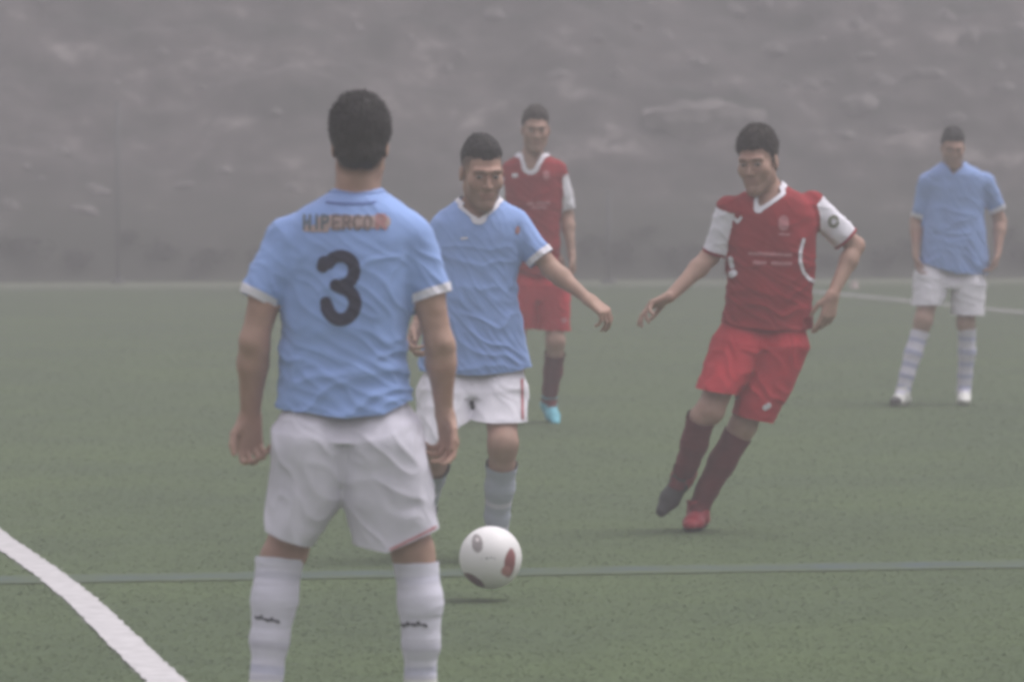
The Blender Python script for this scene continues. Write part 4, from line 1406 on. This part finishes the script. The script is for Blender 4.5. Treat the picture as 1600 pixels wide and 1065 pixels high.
# the pale ledge and the patch of bare earth
def ledge(name, pts, th, m, label):
    c = np.array([hill_hit(px, py) for px, py in pts])
    n = len(c)
    V, k = [], 14
    t = np.linspace(0, 1, 60)
    tt = np.linspace(0, 1, n)
    cx, cyy, cz = [np.interp(t, tt, c[:, i]) for i in range(3)]
    cyy = np.minimum.accumulate(cyy * 0 + cyy.mean()) + 0.19 * (cx - cx.mean())
    prof = [(0.30, -0.25), (-0.32, -0.30), (-0.36, 0.0), (-0.30, th * 0.8), (-0.05, th), (0.5, th * 1.05)]
    for i in range(60):
        e = math.sin(math.pi * min(max(i / 59, 0.02), 0.98)) ** 0.3
        for (dy, dz) in prof:
            w = 0.22 * noise(np.array([[cx[i] * 1.6, dy * 2, dz * 3]]))[0] + 0.10 * noise(np.array([[cx[i] * 5, dy * 5, dz * 6]]))[0]
            V.append((cx[i], cyy[i] + dy * e + w, cz[i] + dz * e + w * 0.7))
    m_ = len(prof)
    F = [(i * m_ + j, i * m_ + (j + 1) % m_, (i + 1) * m_ + (j + 1) % m_, (i + 1) * m_ + j) for i in range(59) for j in range(m_)]
    F += [tuple(range(m_)), tuple(range(59 * m_, 60 * m_))[::-1]]
    return tag(mk(name, V, F, m, smooth=False), label, 'rock ledge')


palem = mat('pale_bare_earth', (0.19, 0.168, 0.166), 0.95, 0.5, 10, 0.5, 1.6)
ledge('rock_ledge', [(1005, 184), (1060, 188), (1120, 186), (1198, 184)], 0.22, palem, 'long pale ledge on the slope above the red players')


# scrub: leaf clumps on short stems
def shrub_mesh(seed, nleaf=700):
    g = np.random.default_rng(seed)
    V, F = [], []
    c = [(g.normal(0, 0.45), g.normal(0, 0.3), 0.35 + 0.45 * g.random(), 0.28 + 0.25 * g.random()) for _ in range(9)]
    for _ in range(nleaf):
        q = c[g.integers(len(c))]
        d = nrm(g.normal(size=3))
        p = np.array(q[:3]) + d * q[3] * (0.6 + 0.5 * g.random())
        a = nrm(g.normal(size=3))
        b = nrm(np.cross(a, g.normal(size=3)))
        s = 0.06 + 0.05 * g.random()
        k = len(V)
        V += [p - a * s, p + b * s * 0.5, p + a * s, p - b * s * 0.5]
        F += [(k, k + 1, k + 2, k + 3)]
    return np.array(V), np.array(F)


def shrub_thing(seed):
    r = bpy.data.objects.new('shrub', None)
    COL.objects.link(r)
    V, F = shrub_mesh(seed)
    mk('foliage', V, F, M['shrub'], r, smooth=False)
    f = None
    P = [Cone((0, 0, -0.3), (x, y, z), 0.035, 0.012) for x, y, z in ((0.3, 0.1, 0.6), (-0.35, 0.0, 0.55), (0.05, -0.15, 0.7))]
    f = Field(np.min([q.lo for q in P], 0), np.max([q.hi for q in P], 0), 0.018)
    for q in P:
        f.add(q, 0.02)
    V, Q = f.mesh()
    mk('stem', V, Q, M['stem'], r)
    return r


sp = [shrub_thing(3), shrub_thing(4), shrub_thing(6)]
SHRUBS = [(1118, 178, 20), (40, 402, 34), (120, 412, 30), (250, 405, 36), (330, 412, 32), (415, 408, 28), (965, 405, 34), (1040, 414, 30), (1085, 400, 28), (1380, 408, 34), (1415, 396, 26),
          (1590, 405, 32), (660, 410, 24), (925, 388, 24), (1290, 412, 26), (200, 378, 22), (1010, 372, 22), (1575, 372, 22)]
for i, (px, py, sz) in enumerate(SHRUBS):
    if i < 3:
        r = sp[i]
    else:
        r = sp[i % 3].copy()
        COL.objects.link(r)
        for ch in sp[i % 3].children:
            c = ch.copy()
            COL.objects.link(c)
            c.parent = r
    h = hill_hit(px, py)
    s = sz * h[1] / FPX * 1.1
    r.location = h - np.array([0, 0, 0.25 * s])
    r.scale = (s * random.uniform(0.9, 1.5), s, s * random.uniform(0.7, 1.0))
    r.rotation_euler = (0, 0, random.uniform(0, 6))
    tag(r, 'dark scrubby bush on the foggy slope behind the pitch', 'bush', 'bushes on the foggy slope')
tag(sp[0], 'dark bush standing on the long pale ledge above the running red player', 'bush')
if 'group' in sp[0]:
    del sp[0]['group']


# posts of the ball-stop fence at the foot of the slope
def post(px, py_top, label):
    g = gnd(px, 443)
    top = at(px, py_top, g[1])[2]
    bm = bmesh.new()
    bmesh.ops.create_cone(bm, cap_ends=True, segments=20, radius1=0.030, radius2=0.026, depth=top)
    bmesh.ops.translate(bm, verts=bm.verts, vec=(0, 0, top / 2))
    V = np.array([v.co[:] for v in bm.verts])
    F = [[v.index for v in f.verts] for f in bm.faces]
    bm.free()
    r = mk('fence_post', V, F, M['steel'])
    r.location = (g[0], g[1], 0)
    bm = bmesh.new()
    bmesh.ops.create_uvsphere(bm, u_segments=16, v_segments=8, radius=0.034)
    V = np.array([v.co[:] for v in bm.verts]) * np.array([1, 1, 0.5]) + np.array([0, 0, top])
    F = [[v.index for v in f.verts] for f in bm.faces]
    bm.free()
    mk('cap', V, F, M['steel'], r)
    bm = bmesh.new()
    bmesh.ops.create_cone(bm, cap_ends=True, segments=20, radius1=0.10, radius2=0.09, depth=0.06)
    bmesh.ops.translate(bm, verts=bm.verts, vec=(0, 0, 0.03))
    V = np.array([v.co[:] for v in bm.verts])
    F = [[v.index for v in f.verts] for f in bm.faces]
    bm.free()
    mk('base_plate', V, F, M['steel'], r)
    return tag(r, label, 'post', 'posts along the foot of the slope')


post(184, 160, 'thin dark post at the foot of the slope left of the number 3 player')
post(951, 300, 'thin dark post at the foot of the slope between the two red players')

# small marker by the far line
g = gnd(1335, 450)
f = Field((-0.1, -0.1, 0), (0.1, 0.1, 0.12), 0.005)
f.add(Cone((0, 0, 0.0), (0, 0, 0.075), 0.062, 0.030))
f.sub(Cone((0, 0, 0.09), (0, 0, 0.14), 0.02, 0.02))
V, Q = f.mesh()
V, T = clip(V, tris(Q), 0.001 - V[:, 2])
mo = mk('marker_cone', V, T, M['marker'])
mo.location = (g[0], g[1], 0.0)
tag(mo, 'small pale pink marker on the turf beside the far white line', 'marker')

# ------------------------------------------------------------------ the players
R1 = build_person(p1)
R2 = build_person(p2)
R3 = build_person(p3)
R4 = build_person(p4)
R5 = build_person(p5)

# prints on player 3's shirt
three = [([(507, 415)] + [(509, 408)] + arc(535, 418, 20.5, 19.5, 205, 360, 14) + arc(535, 422, 20.5, 21, 0, 78, 8), 9.4),
         ([(528, 444)] + arc(535, 473, 22, 25, 290, 360, 8) + arc(535, 470, 22, 27, 0, 165, 16), 10.0),
         ([(526, 443), (541, 445)], 7.0), ([(512, 470), (513, 480)], 9.0)]
decal(R1, R1['bvh'], R1['shirt'], 'number', three, M['number'])
LET = {'H': [[(0, 0), (0, 1)], [(.6, 0), (.6, 1)], [(0, .5), (.6, .5)]], 'I': [[(.3, 0), (.3, 1)]], 'P': [[(0, 1), (0, 0), (.5, .05), (.6, .25), (.5, .5), (0, .52)]],
       'E': [[(.6, 0), (0, 0), (0, 1), (.6, 1)], [(0, .5), (.5, .5)]], 'R': [[(0, 1), (0, 0), (.5, .05), (.6, .25), (.5, .5), (0, .52)], [(.25, .52), (.6, 1)]],
       'C': [[(.6, .15), (.4, 0), (.15, .05), (0, .35), (0, .65), (.15, .95), (.4, 1), (.6, .85)]], 'O': [[(.3, 0), (.05, .15), (0, .5), (.05, .85), (.3, 1), (.55, .85), (.6, .5), (.55, .15), (.3, 0)]]}


def letters(txt, x0, y0, w, h, hw, gap):
    out = []
    for c in txt:
        for s in LET[c]:
            out.append(([(x0 + a / .6 * w, y0 + b * h) for a, b in s], hw))
        x0 += (w if c != 'I' else w * 0.8) + gap
    return out


decal(R1, R1['bvh'], R1['shirt'], 'lettering', letters('HIP', 478, 337, 9, 20, 2.2, 6), M['olive'], 0.0015, 0.004)
decal(R1, R1['bvh'], R1['shirt'], 'lettering', letters('ERCO', 523, 337, 10, 20, 2.3, 6.0), M['brown'], 0.0015, 0.004)
decal(R1, R1['bvh'], R1['shirt'], 'lettering', letters('R', 591, 336, 12, 20, 2.8, 5.5), M['redprint'], 0.0015, 0.004)
decal(R1, R1['bvh'], R1['shirt'], 'lettering_ground', [([(480, 356), (512, 357)], 5), ([(508, 345), (590, 346)], 9.5), ([(594, 346), (602, 346)], 9.5)], M['orange'], 0.002, 0.0022)
for sd, pts in (('L', [(402, 961), (410, 962), (418, 964), (426, 965), (433, 966)]), ('R', [(630, 973), (638, 972), (646, 971), (654, 971), (663, 972)])):
    st = [(pts, 1.5)] + [([q, (q[0] + (0.5 if k % 2 else 3.0), q[1] + (-3.0 if k % 2 else 2.0))], 2.3) for k, q in enumerate(pts)]
    decal(R1, R1['bvh_sock'][sd][0], R1['bvh_sock'][sd][1], 'sock_mark', st, M['darkprint'], 0.0018, 0.003)
decal(R1, R1['bvh_sh'], R1['shorts'], 'hem_trim', [([(612, 853), (645, 837), (680, 821)], 2.0)], M['pinkprint'], 0.002, 0.002)
decal(R1, R1['bvh'], R1['shirt'], 'collar_seam', [([(512, 316), (530, 318), (550, 318.5), (570, 318), (588, 316)], 1.3)], M['seam'], 0.0015, 0.003)
# running blue player
decal(R2, R2['bvh'], R2['shirt'], 'emblem', [([(809, 356), (808, 362)], 3.4)], M['redprint'], 0.0015, 0.003)
decal(R2, R2['bvh'], R2['shirt'], 'maker_mark', [([(722, 372), (730, 371)], 1.6)], M['white'], 0.0015, 0.003)
decal(R2, R2['bvh_sh'], R2['shorts'], 'emblem', [([(737, 627), (739, 634)], 4.2)], M['darkprint'], 0.0018, 0.004)
decal(R2, R2['bvh_sh'], R2['shorts'], 'side_trim', [([(815, 592), (816, 650)], 2.0)], M['pinkprint'], 0.002, 0.003)
# running red player
decal(R3, R3['bvh'], R3['shirt'], 'maker_mark', [([(1146, 341), (1151, 346), (1156, 340)], 2.6)], M['white'], 0.0015, 0.003)
decal(R3, R3['bvh'], R3['shirt'], 'emblem', [([(1222, 344), (1222, 352)], 8.0)], M['pinkprint'], 0.002, 0.003)
decal(R3, R3['bvh'], R3['shirt'], 'chest_print', [([(a, 395 + 0.04 * (a - 1170)), (a + w, 395 + 0.04 * (a - 1170))], 2.6) for a, w in ((1170, 4), (1178, 9), (1191, 6), (1201, 8), (1214, 5), (1224, 9))]
      + [([(a, 409 + 0.03 * (a - 1170)), (a + w, 409 + 0.03 * (a - 1170))], 3.0) for a, w in ((1177, 7), (1188, 5), (1205, 8), (1217, 4), (1225, 8))], M['pinkprint'], 0.0018, 0.004)
decal(R3, R3['bvh'], R3['shirt'], 'chest_print', [([(1216, 365), (1230, 366)], 1.8)], M['pinkprint'], 0.0018, 0.004)
decal(R3, R3['bvh'], R3['shirt'], 'side_piping', [([(1253, 374), (1248, 392), (1248, 408), (1253, 424), (1262, 435), (1273, 440)], 2.6)], M['white'], 0.002, 0.004)
decal(R3, R3['bvh'], R3['shirt'], 'side_panel', [([(1141, 404), (1144, 416)], 3.6), ([(1143, 428), (1146, 426)], 5.0)], M['white'], 0.002, 0.004)
decal(R3, R3['bvh'], R3['shirt'], 'sleeve_badge', [(arc(1302, 346, 6.5, 7.5, 20, 330, 12), 2.6)], M['greyprint'], 0.0015, 0.004)
decal(R3, R3['bvh_sh'], R3['shorts'], 'emblem', [([(1193, 634), (1198, 631)], 4.0)], M['white'], 0.0015, 0.004)
# red player further back
decal(R4, R4['bvh'], R4['shirt'], 'maker_mark', [([(803, 274), (807, 274)], 3.0)], M['white'], 0.0018, 0.004)
decal(R4, R4['bvh'], R4['shirt'], 'emblem', [([(853, 271), (853, 276)], 4.5)], M['pinkprint'], 0.0018, 0.004)
decal(R4, R4['bvh'], R4['shirt'], 'chest_print', [([(826, 318), (833, 318)], 2.6), ([(840, 317), (856, 317)], 2.8), ([(832, 324), (852, 324)], 1.8)], M['pinkprint'], 0.002, 0.004)
decal(R4, R4['bvh_sh'], R4['shorts'], 'emblem', [([(880, 499), (882, 499)], 4.0)], M['pinkprint'], 0.0018, 0.004)

# ------------------------------------------------------------------ ball
bc = at(766.5, 870.5, 17.9)
RB = 0.112
bm = bmesh.new()
bmesh.ops.create_icosphere(bm, subdivisions=6, radius=1)
V = np.array([v.co[:] for v in bm.verts])
F = np.array([[v.index for v in f.verts] for f in bm.faces])
bm.free()
gold = (1 + 5 ** 0.5) / 2
ico = np.array([nrm(v) for v in ([(0, a, b * gold) for a in (-1, 1) for b in (-1, 1)] + [(a, b * gold, 0) for a in (-1, 1) for b in (-1, 1)] + [(b * gold, 0, a) for a in (-1, 1) for b in (-1, 1)])])
th = 0.5
Rz = np.array([[math.cos(th), -math.sin(th), 0], [math.sin(th), math.cos(th), 0], [0, 0, 1]])
Rx = np.array([[1, 0, 0], [0, math.cos(.9), -math.sin(.9)], [0, math.sin(.9), math.cos(.9)]])
ico = ico @ Rz.T @ Rx.T
dots = np.sort(V @ ico.T, axis=1)
seam = np.clip((dots[:, -1] - dots[:, -2]) / 0.03, 0, 1)
Vb = V * (RB * (1 - 0.012 * (1 - seam) ** 2))[:, None]


def near_dir(x, z, r, sx=1.0, sz=1.0, rot=0.0):
    """Mask of a patch centred on the ball's face at offsets x, z (in radii) towards the camera."""
    dx, dz = V[:, 0] - x, V[:, 2] - z
    c, s = math.cos(rot), math.sin(rot)
    u, w = dx * c + dz * s, -dx * s + dz * c
    wob = 0.12 * noise(V * 5.0)
    return np.clip((1 + wob - np.hypot(u / (r * sx), w / (r * sz))) * 6, 0, 1) * (V[:, 1] < 0.15)


colr = np.tile(np.array([0.80, 0.78, 0.78]), (len(V), 1))
for mask, c in ((near_dir(0.61, -0.12, 0.21, 0.90, 2.5, -0.12), (0.26, 0.09, 0.09)), (near_dir(0.50, -0.36, 0.16, 1.1, 1.1), (0.45, 0.20, 0.19)),
                (near_dir(-0.42, 0.50, 0.19, 1.0, 1.6, 0.1), (0.30, 0.27, 0.27)), (near_dir(-0.42, 0.62, 0.07), (0.72, 0.66, 0.66)),
                (near_dir(-0.55, -0.74, 0.28, 1.6, 0.8, -0.6), (0.13, 0.06, 0.06)),
                (near_dir(-0.12, 0.06, 0.035, 1.6, 1), (0.35, 0.35, 0.36)), (near_dir(0.02, 0.07, 0.035, 1.4, 1), (0.35, 0.35, 0.36)), (near_dir(0.13, 0.05, 0.03, 1.2, 1), (0.4, 0.4, 0.4)), (near_dir(-0.28, 0.03, 0.03), (0.4, 0.4, 0.4))):
    colr = colr * (1 - mask[:, None]) + np.array(c) * mask[:, None]
for x, z in ((-0.3, -1.6), (0.7, 0.4)):                                # the same print on the far side
    m_ = np.clip((0.35 - np.hypot(V[:, 0] - x * 0.6, V[:, 2] - z * 0.4)) * 9, 0, 1) * (V[:, 1] > 0.2)
    colr = colr * (1 - m_[:, None]) + np.array((0.26, 0.09, 0.09)) * m_[:, None]
ballm = mat('ball_cover', (0.8, 0.78, 0.78), 0.45, 0.08, 500)
an_ = ballm.node_tree.nodes.new('ShaderNodeAttribute')
an_.attribute_name = 'print'
ballm.node_tree.links.new(an_.outputs['Color'], ballm.node_tree.nodes['Principled BSDF'].inputs['Base Color'])
ball = mk('football', Vb, F, ballm, attr={'print': np.concatenate([colr, np.ones((len(V), 1))], 1)})
ball.location = bc
tag(ball, 'white football with dark red flame patches just above the turf in front of the players', 'ball')

# ------------------------------------------------------------------ turf fibres near the camera
nb = 330000
yy = 13.2 * np.exp(np.where(rng.random(nb) < 0.8, rng.random(nb), np.sqrt(rng.random(nb)) * 1.1) ** 1.35 * math.log(62 / 13.2))
yy = np.minimum(yy, 61.5)
xx = (rng.random(nb) * 2 - 1) * (yy * 0.1019 * 1.12 + 0.35)
hh = 0.002 + 0.0025 * rng.random(nb)
ww = (0.0024 + 0.0014 * rng.random(nb)) * np.sqrt(yy / 15)
aa = rng.random(nb) * math.pi * 2
lean = rng.normal(0, 0.014, (nb, 2))
b1 = np.stack([xx + np.cos(aa) * ww, yy + np.sin(aa) * ww, np.zeros(nb)], 1)
b2 = np.stack([xx - np.cos(aa) * ww, yy - np.sin(aa) * ww, np.zeros(nb)], 1)
tp = np.stack([xx + lean[:, 0], yy + lean[:, 1], hh], 1)
V = np.stack([b1, b2, tp], 1).reshape(-1, 3)
F = np.arange(nb * 3).reshape(-1, 3)
pts = np.stack([xx, yy], 1)
gcol = np.array([0.087, 0.116, 0.056]) * (0.92 + 0.16 * rng.random((nb, 1))) * (1 + 0.18 * fbm(np.stack([xx * 1.2, yy * 0.7, xx * 0], 1), 3)[:, None])
dl = np.min([seg_dist(pts, np.array(LINE[i]), np.array(LINE[i + 1])) for i in range(len(LINE) - 1)], 0)
wl = dl < 0.056 + 0.006 * rng.normal(size=nb)
gcol[wl] = np.array([0.50, 0.485, 0.495]) * (0.85 + 0.2 * rng.random((wl.sum(), 1)))
db = np.abs((pts - c0[:2]) @ AY[:2])
bl = (db < np.abs(0.09 * rng.normal(size=nb))) & ~wl
gcol[bl] = np.array([0.058, 0.085, 0.098]) * (0.8 + 0.4 * rng.random((bl.sum(), 1)))
gm = mat('turf_fibres', (0.09, 0.12, 0.05), 0.85, spec=0.15)
ga = gm.node_tree.nodes.new('ShaderNodeAttribute')
ga.attribute_name = 'tint'
gm.node_tree.links.new(ga.outputs['Color'], gm.node_tree.nodes['Principled BSDF'].inputs['Base Color'])
gc = np.repeat(np.concatenate([gcol, np.ones((nb, 1))], 1), 3, axis=0)
gr = mk('grass', V, F, gm, smooth=False, attr={'tint': gc})
tag(gr, 'short green turf fibres of the pitch', 'grass', kind='stuff')

# ------------------------------------------------------------------ fog
bm = bmesh.new()
bmesh.ops.create_cube(bm, size=1)
V = np.array([v.co[:] for v in bm.verts]) * np.array([2 * GX + 6, GY1 - GY0 + 6, 14.5]) + np.array([0, (GY0 + GY1) / 2, 6.25])
F = [[v.index for v in f.verts] for f in bm.faces]
bm.free()
fm = bpy.data.materials.new('fog')
fm.use_nodes = True
fm.node_tree.nodes.remove(fm.node_tree.nodes['Principled BSDF'])
pv = fm.node_tree.nodes.new('ShaderNodeVolumePrincipled')
pv.inputs['Color'].default_value = (0.372, 0.358, 0.378, 1)
pv.inputs['Density'].default_value = HAZE
pv.inputs['Anisotropy'].default_value = 0.1
fm.node_tree.links.new(pv.outputs[0], fm.node_tree.nodes['Material Output'].inputs['Volume'])
hz = mk('haze', V, F, fm, smooth=False)
tag(hz, 'even grey fog over the pitch and the slope', 'fog', kind='stuff')
